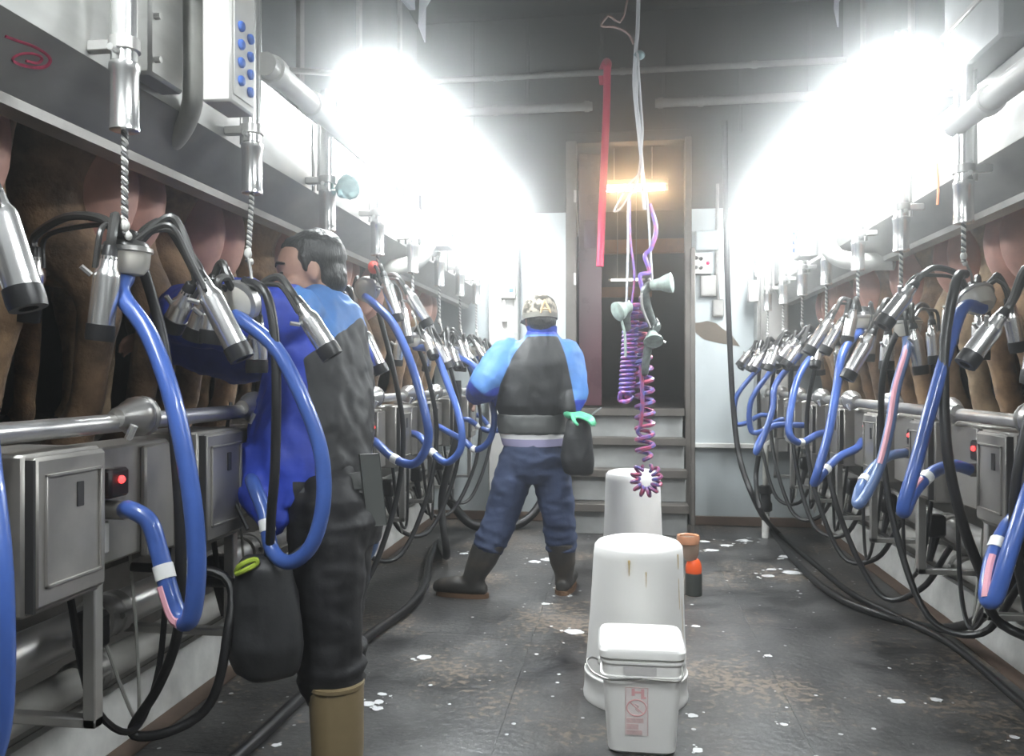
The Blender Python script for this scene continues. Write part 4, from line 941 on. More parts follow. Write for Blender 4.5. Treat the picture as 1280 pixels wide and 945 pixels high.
# --- man with cap, back to the camera
def man_walking():
    t = Thing('person', 'man in a camouflage cap and navy trousers, back turned, by the steps', 'person')
    Q = lambda u, v, z=4.5: P(u, v, z)
    R_ = V((CA, SA, 0)); B = V((-SA, CA, 0)); U = V((0, 0, 1))     # right in view, away from view
    R_ = V((.985, .17, 0)); B = V((-.17, .985, 0))
    hc = Q(675, 397, 4.5)
    nb = Q(678, 425)
    shl, shr = Q(634, 443, 4.52), Q(708, 446, 4.5)
    ell_, elr = Q(606, 482, 4.38), Q(716, 492, 4.44)
    wl_, wr2 = Q(592, 497, 4.66), Q(712, 516, 4.36)
    hl, hr = Q(650, 568), Q(686, 568)
    kl_, kr_ = Q(626, 645, 4.5), Q(698, 645, 4.5)
    al, ar = Q(592, 727, 4.46), Q(705, 722, 4.56)
    b = MB(); head(b, hc, V((-.35, .93, -.1)))
    b.limb([hc + V((0, -.02, -.05)), nb], (.06, .065))
    b.loft([(nb, R_ * .07, B * .06), (Q(672, 445), R_ * .17, B * .10), (Q(668, 490), R_ * .165, B * .11), (Q(666, 540), R_ * .15, B * .10), (Q(667, 570), R_ * .16, B * .11), (Q(668, 590), R_ * .12, B * .08)], 16)
    for sh, el, wr, q in ((shl, ell_, wl_, 1), (shr, elr, wr2, -1)):
        b.limb([sh, sh.lerp(el, .5), el, el.lerp(wr, .5), wr], (.06, .05, .045, .042, .032)); hand(b, wr, (wr - el).normalized() + V((0, 0, -.2)) if q > 0 else V((.75, -.3, -.15)), R_ * q if q > 0 else V((0, .3, -1)), 1.0 if q > 0 else .86, .6 if q > 0 else .45)
    for h, k, a in ((hl, kl_, al), (hr, kr_, ar)): b.limb([h, h.lerp(k, .5), k, k.lerp(a, .35), a], (.085, .08, .06, .055, .04))
    t.part('body', remesh(b, .0095, 2), SKIN, sharp=None)
    t.part('hair', remesh(MB().ell(hc + V((.01, -.015, -.02)), (.085, .095, .075)), .009, 1, fold=.003, fscale=40), HAIR, sharp=None)
    # cap
    f = V((-.35, .93, -.1)).normalized(); l = U.cross(f).normalized(); u = f.cross(l); M = Matrix((f, l, u)).transposed()
    cm = MB(); n = 24
    rings = [(.104, .0), (.106, .03), (.102, .065), (.088, .098), (.06, .12), (.025, .131), (.004, .132)]
    vs = []; 
    for r, z in rings:
        for k in range(n):
            a = 2 * math.pi * k / n; vs.append(hc + u * (z - .002) + (f * math.cos(a) * 1.08 + l * math.sin(a) * .93) * r)
    cm.add(vs, [(i * n + k, i * n + (k + 1) % n, (i + 1) * n + (k + 1) % n, (i + 1) * n + k) for i in range(len(rings) - 1) for k in range(n)] + [tuple((len(rings) - 1) * n + k for k in range(n))])
    ci = t.part('cap_crown', cm, CAMO)
    t.part('cap_band', MB().loft([(hc + u * -.012, f * .114, l * .099), (hc + u * .016, f * .115, l * .100)], 24), GREYCAP, ci)
    t.part('cap_visor', MB().loft([(hc + f * .10 + u * .0, l * .085, u * .008), (hc + f * .16 - u * .005, l * .075, u * .008), (hc + f * .19 - u * .012, l * .045, u * .006)], 14), GREYCAP, ci)
    t.part('cap_button', MB().ell(hc + u * .132, .010, 10, 6), GREYCAP, ci)
    # letter A on the back panel
    def on(uu, vv):
        for k in range(60):
            p = P(uu, vv, 4.30 + k * .004); q = p - hc; zz = q.dot(u)
            rr = 0
            for (r0, z0), (r1, z1) in zip(rings, rings[1:]):
                if z0 <= zz <= z1: rr = r0 + (r1 - r0) * (zz - z0) / (z1 - z0)
            if rr and ((q.dot(f) / 1.08) ** 2 + (q.dot(l) / .93) ** 2) ** .5 <= rr: return p
        return P(uu, vv, 4.4)
    A = MB().tube([on(676, 391), on(678, 384), on(681, 375)], .0095, 6, flat=.6).tube([on(681, 375), on(685, 384), on(688, 391)], .0095, 6, flat=.6).tube([on(678, 386), on(686, 386)], .007, 6, flat=.6)
    t.part('cap_letter', A, TANLOGO, ci, 'tan letter A on the cap')
    # jacket
    j = MB()
    j.loft([(Q(678, 412), R_ * .075, B * .075), (Q(678, 422), R_ * .10, B * .09), (Q(674, 436), R_ * .19, B * .13), (Q(669, 455), R_ * .225, B * .16), (Q(666, 485), R_ * .225, B * .175), (Q(664, 506), R_ * .21, B * .175), (Q(664, 516), R_ * .185, B * .155), (Q(664, 521), R_ * .18, B * .15)], 22)
    for sh, el, wr in ((shl, ell_, wl_), (shr, elr, wr2)):
        j.limb([sh, sh.lerp(el, .5), el, el.lerp(wr, .5), el.lerp(wr, .85)], (.10, .10, .088, .07, .052))
    jm = remesh(j, .011, 2, fold=.010, fscale=7, fstretch=(1.3, 1.3, .8), seed=21)
    cxl = Q(668, 480)
    def seam(z, tab):
        for (z0, r0), (z1, r1) in zip(tab, tab[1:]):
            if z <= z0 and z >= z1: return r0 + (r1 - r0) * (z0 - z) / (z0 - z1)
        return tab[0][1] if z > tab[0][0] else tab[-1][1]
    SL = [(1.46, -.035), (1.40, -.085), (1.34, -.125), (1.185, -.195), (1.05, -.22), (.9, -.25)]; SR = [(1.46, .125), (1.34, .165), (1.185, .195), (1.05, .215), (.9, .24)]
    def dark(c): r = (c - cxl).dot(R_); return min(r - seam(c.z, SL), seam(c.z, SR) - r, 1.45 - c.z)
    def light(c):
        r = (c - cxl).dot(R_); return min(1.46 - c.z, max(min(-r, c.z - 1.20 - .15 * noise.noise(c * 9)), min(r, c.z - 1.10)))
    jk = t.part('jacket', jm, JACKET, sharp=None)
    t.part('collar', MB().loft([(Q(678, 416), R_ * .082, B * .082), (Q(677, 408), R_ * .088, B * .088)], 20), JBLUE, jk)
    t.part('waist_apron', remesh(MB().loft([(Q(664, 517), R_ * .19, B * .16), (Q(664, 530), R_ * .195, B * .165), (Q(665, 541), R_ * .19, B * .16)], 20), .011, 1, fold=.006, fscale=10), STRAP, sharp=None)
    t.part('shirt_hem', MB().loft([(Q(664, 538), R_ * .184, B * .156), (Q(666, 548), R_ * .180, B * .153)], 20), SHIRT)
    t.part('undershirt_hem', MB().loft([(Q(666, 547), R_ * .182, B * .154), (Q(668, 556), R_ * .178, B * .15)], 20), LAV)
    tr = MB()
    tr.loft([(Q(667, 552), R_ * .172, B * .145), (Q(668, 570), R_ * .178, B * .15), (Q(668, 590), R_ * .172, B * .14), (Q(668, 602), R_ * .12, B * .10)], 20)
    for h, k, a in ((hl, kl_, al), (hr, kr_, ar)):
        tr.limb([h, h.lerp(k, .5), k, k.lerp(a, .35), k.lerp(a, .48)], (.105, .108, .095, .088, .084), 16)
    for k, a in ((kl_, al), (kr_, ar)):
        for w, rr in ((.22, .094), (.36, .094), (.48, .09)): tr.lathe([(.04, -.02), (rr, -.01), (rr + .003, 0), (rr, .01), (.04, .02)], k.lerp(a, w), (k - a), 14)
    t.part('trousers', remesh(tr, .011, 2, fold=.009, fscale=9, fstretch=(.8, .8, 1.8), seed=2), NAVY, sharp=None)
    # boots: left foot turned out to the left, right foot pointing away
    for k, a, fd, q in ((kl_, al, V((-.96, .10, 0)), 0), (kr_, ar, V((.10, .99, 0)), 1)):
        fd = fd.normalized(); sd = fd.cross(U); g0 = V((a.x, a.y, 0)); tp = k.lerp(a, .42)
        bt = MB()
        bt.loft([(g0 + U * .035, fd * .07, sd * .05), (g0 + U * .10, fd * .065, sd * .052), (a.lerp(tp, .45), fd * .085, sd * .074), (tp, fd * .096, sd * .084)], 18)
        bt.loft([(g0 - fd * .075 + U * .04, sd * .035, U * .032), (g0 + U * .055, sd * .05, U * .05), (g0 + fd * .10 + U * .06, sd * .058, U * .052), (g0 + fd * .19 + U * .052, sd * .052, U * .044), (g0 + fd * .235 + U * .045, sd * .025, U * .025)], 16)
        bi = t.part('boot', remesh(bt, .010, 2), DARKBOOT, sharp=None)
        t.part('boot_sole', MB().loft([(g0 + fd * .065, fd * .155, sd * .055), (g0 + fd * .065 + U * .024, fd * .152, sd * .053)], 20, 2.6), SOLE, bi)
    gl = MB(); hand(gl, wr2, V((.75, -.3, -.15)), V((0, .3, -1)), 1.0, .45)
    t.part('rubber_glove', remesh(gl.ell(wr2, (.036, .036, .034)), .006, 1), GLOVE, sharp=None, label='green rubber glove on his right hand')
    t.done(); panels(t.objs[jk], jm, light, dark)
man_walking()
pouch('waist_pouch', P(722, 558, 4.36), .085, .07, .155, 'dark grey pouch hanging at the right hip of the man in the cap')

# ------------------------------------------------------------------ tubs, pail and dip cup in the middle of the pit
def tub(c, r0, r1, h, label, stains=False, tilt=0.0):
    t = Thing('white_tub', label, 'tub', 'upturned white tubs')
    c = V(c)
    q = t.part('shell', MB().lathe([(r0 + .004, 0), (r0 + .006, .012), (r0 + .002, .03), (r0, .085), (r0 + .003, .09), (r0 + .003, .10), (r0 - .003, .105), (r1 + (r0 - r1) * .35, h * .62), (r1 + .003, h - .05), (r1, h - .018), (r1 - .012, h - .004), (r1 - .03, h)], c, (tilt, 0, 1), 40), WHITEP)
    t.part('base_recess', MB().lathe([(r1 - .035, h - .002), (r1 - .038, h + .004), (.03, h + .005)], c, (tilt, 0, 1), 32), WHITEP, q)
    t.part('rubber_foot_ring', MB().lathe([(r0 - .01, -.0), (r0 + .002, .001), (r0 + .002, .008), (r0 - .01, .009)], c, (0, 0, 1), 36), RUBBER)
    if stains:
        for ang, z0, z1, w in ((-.62, .36, h - .03, .012), (-.48, .24, h - .05, .008), (-.40, .44, h - .04, .014), (-1.5, .46, .515, .007), (-1.85, .50, h - .04, .012)):
            pts = []
            for k in range(7):
                z = z1 + (z0 - z1) * k / 6; rr = r0 + (r1 - r0) * (z / h) + .0045
                a = ang + YAW; pts.append(c + V((math.cos(a) * rr, math.sin(a) * rr, z)))
            t.part('ochre_stain', MB().tube(pts, [w, w * .9, w * .6, w * .55, w * .5, w * .4, w * .2], 6, smooth=2, flat=.35), RUSTSTAIN, q)
    t.done()
c1 = PF(794, 886); c1 = P(794, 886, 3.09); c1.z = 0
tub(c1, .195, .168, .595, 'big upturned white tub with ochre streaks behind the lidded pail', True, .02)
c2 = P(791, 730, 4.80); c2.z = 0
tub(c2, .185, .160, .66, 'taller white tub farther back, under the coiled hoses')

def pail():
    t = Thing('square_pail', 'white square pail with lid, wire handle and faded red print in the foreground', 'pail')
    c = P(801, 940, 2.70); c.z = 0
    a = math.radians(-7) + YAW; X = V((math.cos(a), math.sin(a), 0)); Y = V((-math.sin(a), math.cos(a), 0)); Zc = lambda z: c + V((0, 0, z * .93))
    q = t.part('pail_body', MB().loft([(Zc(.0), X * .098, Y * .098), (Zc(.012), X * .110, Y * .110), (Zc(.28), X * .129, Y * .129), (Zc(.30), X * .130, Y * .130), (Zc(.345), X * .131, Y * .131)], 44, 7), WHITEP)
    for z, w in ((.272, .136), (.325, .137)): t.part('rim_flange', MB().loft([(Zc(z), X * (w - .006), Y * (w - .006)), (Zc(z + .001), X * w, Y * w), (Zc(z + .010), X * w, Y * w), (Zc(z + .012), X * (w - .006), Y * (w - .006))], 44, 7), WHITEP, q)
    l = t.part('lid', MB().loft([(Zc(.343), X * .139, Y * .139), (Zc(.347), X * .143, Y * .143), (Zc(.368), X * .143, Y * .143), (Zc(.378), X * .136, Y * .136), (Zc(.379), X * .120, Y * .120), (Zc(.372), X * .114, Y * .114), (Zc(.371), X * .02, Y * .02)], 44, 7), WHITEP)
    for sx in (-1, 1): t.part('handle_ear', MB().ell(Zc(.285) + X * sx * .133, (.016, .016, .016), 12, 8), WHITEF, q)
    h = [Zc(.285) + X * -.137, Zc(.305) + X * -.165 - Y * .03, Zc(.300) + X * -.180 - Y * .06, Zc(.282) + X * -.16 - Y * .10, Zc(.275) + X * -.11 - Y * .142, Zc(.280) + X * -.04 - Y * .148, Zc(.283) + X * .0 - Y * .146]
    t.part('wire_handle', MB().tube(h, .0035, 6, smooth=5), STEEL_DULL)
    t.part('wire_handle', MB().tube([Zc(.283) - Y * .146, Zc(.281) + X * .07 - Y * .147, Zc(.282) + X * .12 - Y * .14, Zc(.285) + X * .137], .0035, 6, smooth=5), STEEL_DULL)
    # print on the front wall
    def fr(x, z): k = .110 + (.129 - .110) * (z - .012) / .268; return Zc(z) + X * x - Y * (k + .0012)
    def quad(x0, x1, z0, z1, off=0):
        mb = MB(); p = [fr(x0, z0), fr(x1, z0), fr(x1, z1), fr(x0, z1)]; return mb.extrude(p, -Y * off, -Y * .0012)
    p = t.part('print_panel', quad(-.055, .020, .072, .245), PRINTBG, q)
    def bars(rects, m, nm):
        for (x0, x1, z0, z1) in rects: t.part(nm, quad(x0, x1, z0, z1, .0012), m, p)
    bars([(-.034, -.024, .215, .240), (-.024, -.004, .224, .231), (-.004, .006, .205, .240), (.006, .012, .205, .213)], PRINTD, 'printed_letter')
    bars([(-.054, .018, .243, .245), (-.054, -.052, .075, .245), (.016, .018, .075, .245), (-.050, .004, .118, .135), (-.050, -.012, .095, .114), (-.050, .000, .076, .092)], PRINT, 'printed_block')
    ring = [fr(-.018 + .031 * math.cos(2 * math.pi * k / 28), .172 + .029 * math.sin(2 * math.pi * k / 28)) - Y * .0015 for k in range(29)]
    t.part('printed_ring', MB().tube(ring, .0022, 5), PRINTD, p)
    t.part('printed_slash', MB().tube([fr(-.040, .192) - Y * .0015, fr(.004, .152) - Y * .0015], .0018, 5), PRINTD, p)
    t.part('printed_figure', MB().tube([fr(-.022, .186) - Y * .0015, fr(-.012, .178) - Y * .0015, fr(-.020, .168) - Y * .0015, fr(-.010, .158) - Y * .0015], .0022, 5, smooth=3), PRINT, p)
    t.part('side_label', quad(-.060, .045, .288, .318), mat('grey_label', (.68, .66, .65), .5, var=.1, scale=40), q)
    t.done()
pail()

t = Thing('dip_cup', 'dark plastic dip cup with orange rim standing beside the white tub', 'cup')
c = P(867, 742, 4.50); c.z = 0
t.part('dark_base', MB().lathe([(.043, 0), (.047, .004), (.047, .115), (.044, .125)], c, (0, 0, 1), 24), mat('dark_green_plastic', (.045, .05, .045), .35))
t.part('orange_band', MB().lathe([(.044, .122), (.046, .135), (.044, .165), (.036, .19), (.030, .20)], c, (0, 0, 1), 24), REDOR)
t.part('clear_cup', MB().lathe([(.030, .195), (.036, .21), (.045, .225), (.050, .285), (.052, .30)], c + V((-.018, 0, 0)), (0, 0, 1), 24, caps=False), AMBER)
t.part('orange_rim', MB().lathe([(.052, .285), (.062, .29), (.064, .325), (.060, .335), (.050, .330), (.045, .30)], c + V((-.03, 0, 0)), (0, 0, 1), 24), ORANGE)
t.part('cup_inside', MB().lathe([(.05, .315), (.048, .322), (.01, .323)], c + V((-.03, 0, 0)), (0, 0, 1), 24), BROWN)
t.done()

# ------------------------------------------------------------------ cords, coiled hoses and spray guns hanging over the pit
ZC = 4.05
def coil(path, R, turns, r, per=14):
    sp, _ = catmull([V(p) for p in path], [0] * len(path), 24)
    L = [0]
    for a, b in zip(sp, sp[1:]): L.append(L[-1] + (b - a).length)
    n = int(turns * per); out = []; x = None; k = 0
    for i in range(n + 1):
        d = L[-1] * i / n
        while k < len(sp) - 2 and L[k + 1] < d: k += 1
        w = (d - L[k]) / max(1e-9, L[k + 1] - L[k]); p = sp[k].lerp(sp[k + 1], w); tn = (sp[k + 1] - sp[k]).normalized()
        if x is None: x = tn.orthogonal().normalized()
        x = (x - tn * x.dot(tn)).normalized(); y = tn.cross(x); a = 2 * math.pi * turns * i / n
        rr = R * min(1, .3 + i / per, .3 + (n - i) / per)
        out.append(p + (x * math.cos(a) + y * math.sin(a)) * rr)
    return MB().tube(out, r, 6)
t = Thing('coiled_hose', 'tightly coiled purple air hose hanging left of the spray guns', 'hose')
t.part('coil', coil([P(789, 382, ZC), P(787, 430, ZC), P(784, 480, ZC), P(783, 496, ZC)], .036, 21, .0075), COILP)
t.part('coil_tail', MB().tube([P(784, 494, ZC), P(777, 490, ZC - .02), P(775, 500, ZC), P(783, 502, ZC - .03), P(791, 496, ZC)], .012, 8, smooth=5), COILP)
t.part('hanging_line', MB().tube([P(787, 250, ZC), P(788, 300, ZC), P(793, 345, ZC), P(789, 384, ZC)], .007, 6, smooth=5), COILP)
t.done()
t = Thing('coiled_hose', 'stretched red and blue coiled hose ending in a looped ring', 'hose')
t.part('coil', coil([P(806, 372, ZC), P(798, 400, ZC), P(803, 450, ZC), P(806, 500, ZC), P(806, 540, ZC), P(807, 575, ZC)], .043, 15, .0115), COILR)
c = P(808, 601, ZC); Rv = V((CA, SA, 0))
ringp = [c + Rv * .056 * math.sin(2 * math.pi * k / 24) + V((0, 0, .066 * math.cos(2 * math.pi * k / 24) + .008)) for k in range(1, 24)]
t.part('looped_end', coil(ringp, .021, 11, .009), COILR)
t.part('straight_run', MB().tube([P(801, 455, ZC - .05), P(803, 500, ZC - .05), P(801, 530, ZC - .04), P(797, 540, ZC - .03), P(805, 548, ZC - .03)], .010, 8, smooth=5), COILR)
t.part('hanging_line', MB().tube([P(812, 255, ZC), P(820, 285, ZC), P(814, 310, ZC), P(806, 320, ZC), P(812, 340, ZC), P(800, 345, ZC - .02), P(806, 374, ZC)], .011, 8, smooth=5), COILP)
t.done()
t = Thing('cord_bundle', 'bundle of pale cords and wires hanging from the ceiling over the pit', 'cords')
top = P(798, 0, ZC)
t.part('main_cord', MB().tube([V((top.x + .01, top.y, 4.3)), P(798, 0, ZC), P(795, 60, ZC), P(793, 105, ZC), P(797, 150, ZC), P(802, 200, ZC), P(806, 262, ZC)], .010, 7, smooth=5), WIRE)
t.part('second_cord', MB().tube([P(796, 62, ZC), P(798, 80, ZC - .03), P(796, 120, ZC - .02), P(800, 160, ZC), P(804, 215, ZC - .02), P(810, 262, ZC), P(814, 330, ZC), P(816, 362, ZC)], .007, 6, smooth=5), WIRE)
t.part('third_cord', MB().tube([P(797, 70, ZC), P(801, 130, ZC), P(803, 170, ZC), P(797, 225, ZC), P(786, 250, ZC), P(785, 310, ZC), P(783, 384, ZC)], .007, 6, smooth=5), WIRE)
t.part('brown_wire', MB().tube([P(792, 55, ZC), P(785, 42, ZC), P(770, 34, ZC), P(752, 32, ZC), P(760, 20, ZC), P(784, 0, ZC), V((top.x - .02, top.y, 4.3))], .006, 6, smooth=5), WIREB)
t.part('slack_loop', MB().tube([P(802, 215, ZC), P(785, 232, ZC), P(772, 255, ZC), P(768, 264, ZC), P(776, 260, ZC), P(790, 238, ZC), P(797, 222, ZC)], .006, 6, smooth=5), WIRE)
t.part('cord_knot', MB().ell(P(799, 69, ZC), (.03, .02, .025), 10, 6), mat('teal_tape', (.16, .25, .28), .5))
t.done()
def gun(label, u, v, pts_body, noz, lever):
    t = Thing('spray_gun', label, 'spray gun', 'spray guns on cords')
    q = t.part('gun_body', MB().limb([P(*p, ZC - .07) for p in pts_body], [.026, .022, .020, .018][:len(pts_body)]), GUNDARK)
    a, b = P(*noz[0], ZC - .08), P(*noz[1], ZC - .12); L = (b - a).length
    t.part('nozzle', MB().lathe([(.020, 0), (.026, .01), (.030, L * .4), (.046, L * .75), (.050, L * .95), (.040, L)], a, b - a, 16), NOZZLE)
    t.part('trigger', MB().tube([P(*p, ZC - .09) for p in lever], .007, 7, smooth=4), NOZZLE if noz[1][0] < 800 else STEEL)
    t.part('hook', MB().tube([P(pts_body[0][0], pts_body[0][1] - 10, ZC - .05), P(pts_body[0][0] + 3, pts_body[0][1] - 4, ZC - .06), P(*pts_body[0], ZC - .07)], .006, 6, smooth=3), STEEL)
    t.done()
gun('upper spray gun with a pale green nozzle cone pointing right', 0, 0, [(811, 358), (806, 366), (810, 385), (818, 408)], ((813, 357), (841, 353)), [(802, 366), (803, 385), (813, 410)])
gun('lower dark spray gun with its lever sticking out to the right', 0, 0, [(820, 408), (812, 425), (808, 448), (806, 466)], ((815, 416), (817, 428)), [(818, 414), (824, 424), (832, 428)])
gun('left spray gun with a pale green head beside the purple coil', 0, 0, [(785, 386), (783, 394), (784, 410)], ((788, 382), (771, 390)), [(776, 398), (781, 418), (782, 446)])

# red pole hooked over the pipe
t = Thing('red_pole', 'bright red plastic pole hooked over the high pipe beside the doorway', 'pole')
yp = 6.52
t.part('pole', MB().tube([PY(759, 84, yp), PY(758, 140, yp), PY(754, 230, yp), PY(750, 333, yp)], .031, 14, smooth=4), RED)
t.part('hook', MB().tube([PY(758, 92, yp), PY(761, 80, yp + .04), PY(757, 77, yp + .12), PY(752, 90, yp + .16), PY(753, 105, yp + .16)], .026, 10, smooth=4), RED)
t.done()
# high pipes on the far wall
def pipe(name, pts, r, m, label, caps=(), sm=0):
    t = Thing(name, label, 'pipe'); q = t.part('pipe', MB().tube(pts, r, 14, smooth=sm), m)
    pts = [V(p) for p in pts]
    for k in caps:
        d = (pts[-1] - pts[0]).normalized(); p = pts[0].lerp(pts[-1], k); t.part('collar', MB().tube([p - d * .02, p + d * .02], r * 1.25, 14), m, q)
    t.done()
PIPEDARK = mat('grimy_pipe', (.20, .20, .19), .6, var=.3, scale=5)
z = PY(780, 88, 6.6).z
pipe('cross_pipe', [(-1.75, 6.62, z), (1.75, 6.62, z)], .024, PIPEDARK, 'long grey pipe crossing high on the dark far wall', (.2, .5, .8))
z = PY(780, 129, 6.7).z
pipe('cross_pipe', [(-1.75, 6.74, z), (-.25, 6.74, z)], .036, PIPEDARK, 'shorter lower pipe on the dark wall left of the red pole', (.45, .97))
pipe('cross_pipe', [(.27, 6.74, z), (1.75, 6.74, z)], .036, PIPEDARK, 'shorter lower pipe on the dark wall right of the hanging cords', (.03, .25))
# horizontal pipe stubs by the lamps
pipe('air_pipe', [(-1.06, 2.27, 2.165), (-1.06, 3.5, 2.165)], .036, PANELW, 'open ended pale pipe running away past the left lamp', (.05, .3))
pipe('air_pipe', [(1.08, 2.80, 2.05), (1.08, -1.3, 2.05)], .036, PANELW, 'open ended pale pipe in the upper right corner', (.06,))
# metal box hanging upper right and duct upper left
t = Thing('hanging_box', 'large grey metal box hanging in the upper right corner', 'box')
t.part('box_body', MB().box((1.11, 2.55, 2.24), (1.74, 2.97, 3.1), .01), mat('grey_hood', (.30, .31, .31), .5, var=.2, scale=4)); t.part('box_seam', MB().box((1.10, 2.54, 2.40), (1.75, 2.98, 2.42), .003), STEEL_DULL); t.done()

# control panels with blue buttons
def control_panel(s, x, y0, y1, z0, z1, depth, label):
    t = Thing('button_panel', label, 'control panel', 'button panels')
    q = t.part('box', MB().box((s * x, y0, z0), (s * (x + depth), y1, z1), .006), PANELW)
    t.part('face_plate', MB().box((s * (x - .004), y0 + .012, z0 + .02), (s * x, y1 - .012, z1 - .02), .002), PANELW, q)
    for k in range(8):
        yy = y0 + (y1 - y0) * (.32 if k % 2 == 0 else .70); zz = z0 + .065 + (k // 2) * .047 - (.0 if k % 2 == 0 else .012)
        if zz < z1 - .03: t.part('button', MB().lathe([(.0135, 0), (.0135, .006), (.010, .010), (.003, .011)], (s * (x - .004), yy, zz), (-s, 0, 0), 14), BUTTON, q)
    t.part('mounting_strap', MB().box((s * (x + depth), y0 + .03, z1 - .06), (s * 1.2, y1 - .03, z1 - .04), .002), STEEL)
    t.done()
control_panel(-1, .985, 1.915, 2.05, 1.93, 2.30, .08, 'box with two columns of blue buttons high on the left')
control_panel(-1, .985, 4.50, 4.68, 1.975, 2.38, .10, 'small box with blue buttons in the glare of the far left lamp')
control_panel(1, .985, 4.66, 4.84, 1.90, 2.28, .10, 'small box with blue buttons in the glare of the far right lamp')
# cover boxes and dusty elbow pipes on the channel
t = Thing('cover_box', 'grey steel cover box with bolts on the channel beside the left button panel', 'box')
q = t.part('cover', MB().box((-1.12, 1.78, 1.955), (-1.185, 1.93, 2.62), .008), FASCIA)
for z in (1.995, 2.10, 2.28): t.part('cover_bolt', MB().tube([(-1.12, 1.80, z), (-1.105, 1.80, z)], .008, 8), STEEL, q)
t.done()
pipe('elbow_pipe', [P(242, -300, 2.14), P(242, 0, 2.14), P(242, 105, 2.14), P(239, 135, 2.16), P(229, 160, 2.20), P(212, 180, 2.27), P(185, 193, 2.42), P(150, 198, 2.62)], .027, PVC, 'dusty grey elbow pipe bending under the channel beside the left button panel', (), 5)
pipe('elbow_pipe', [(-1.09, 4.45, 2.5), (-1.09, 4.45, 2.05), (-1.10, 4.40, 1.93), (-1.16, 4.30, 1.85), (-1.32, 4.2, 1.80)], .045, PVC, 'pale elbow pipe under the channel in the middle of the left row', (), 5)
pipe('elbow_pipe', [(1.09, 4.5, 2.4), (1.09, 4.5, 2.0), (1.10, 4.42, 1.88), (1.16, 4.30, 1.82), (1.34, 4.2, 1.80)], .045, PVC, 'pale elbow pipe under the channel in the middle of the right row', (), 5)
single('plastic_bag', remesh(MB().ell(P(436, 233, 3.0), (.045, .04, .05)).ell(P(428, 238, 3.0), (.03, .03, .03)), .008, 1, fold=.008, fscale=22), TEAL, 'crumpled clear teal plastic bag hung on a left cylinder', 'bag', sharp=None)

# far end: columns, switch boxes, conduits
for s, lab in ((-1, 'left'), (1, 'right')):
    t = Thing('steel_column', 'flat steel column at the far end of the %s row' % lab, 'column')
    xa = 1.10 if s > 0 else .90
    t.part('post', MB().box((s * xa, 6.66, .62 if s > 0 else .0), (s * (xa + .22), 6.78, 2.5), .008), PANELW); t.part('post_flange', MB().box((s * (xa - .03), 6.64, .62 if s > 0 else .0), (s * xa, 6.78, 2.5), .003), FASCIA); t.done()
def wall_box(name, u0, v0, u1, v1, y, d, m, label, extra=None):
    a, b = PY(u0, v0, y), PY(u1, v1, y)
    t = Thing(name, label, 'switch box'); q = t.part('case', MB().box((a.x, y, b.z), (b.x, y + d, a.z), .006), m)
    t.part('lid_frame', MB().box((a.x + .012, y - .005, b.z + .012), (b.x - .012, y, a.z - .012), .002), m, q)
    if extra: extra(t, q, a, b, y)
    t.done()
def knobs(t, q, a, b, y):
    for k, (fx, fz, m) in enumerate(((.2, .25, CABDARK), (.45, .3, CABDARK), (.2, .7, CABDARK), (.45, .72, CABDARK), (.8, .5, RED))):
        p = V((a.x + (b.x - a.x) * fx, y - .005, a.z + (b.z - a.z) * fz)); t.part('knob', MB().lathe([(.016, 0), (.016, .014), (.010, .018)], p, (0, -1, 0), 10), m, q)
wall_box('switch_box', 865, 316, 890, 342, 6.72, .08, PANELW, 'pale switch box with dark knobs and a red one right of the doorway', knobs)
wall_box('switch_box', 876, 344, 896, 370, 6.73, .07, STEEL_DULL, 'grey junction box below the pale switch box')
wall_box('switch_box', 891, 374, 905, 396, 6.75, .05, STEEL_DULL, 'small grey plate box at the bottom of the conduit')
wall_box('switch_box', 870, 288, 898, 312, 6.74, .06, WALLW, 'pale cover plate above the switch box with knobs')
wall_box('switch_box', 625, 350, 644, 373, 6.58, .09, PANELW, 'grey box with a blue key on the left steel column', lambda t, q, a, b, y: (t.part('blue_key', MB().box((b.x - .05, y - .012, b.z + .05), (b.x - .015, y - .004, b.z + .085), .003), BUTTON, q), t.part('white_plug', MB().tube([PY(630, 372, 6.62), PY(629, 390, 6.62), PY(631, 402, 6.62)], [.012, .022, .024], 8, smooth=3), WHITEF)))
wall_box('switch_box', 936, 350, 949, 377, 6.58, .08, PANELW, 'pale socket box on the right steel column')
single('conduit', MB().tube([PY(897, 230, 6.77), PY(896, 300, 6.77), PY(896, 345, 6.77), PY(898, 374, 6.77)], .014, 8), STEEL_DULL, 'grey conduit running down to the small plate box', 'conduit')
single('white_cable', MB().tube([PY(939, 240, 6.56), PY(938, 300, 6.56), PY(940, 325, 6.56), PY(946, 345, 6.60)], .012, 8, smooth=5), WHITEF, 'white cable curving down to the socket box on the right column', 'cable')

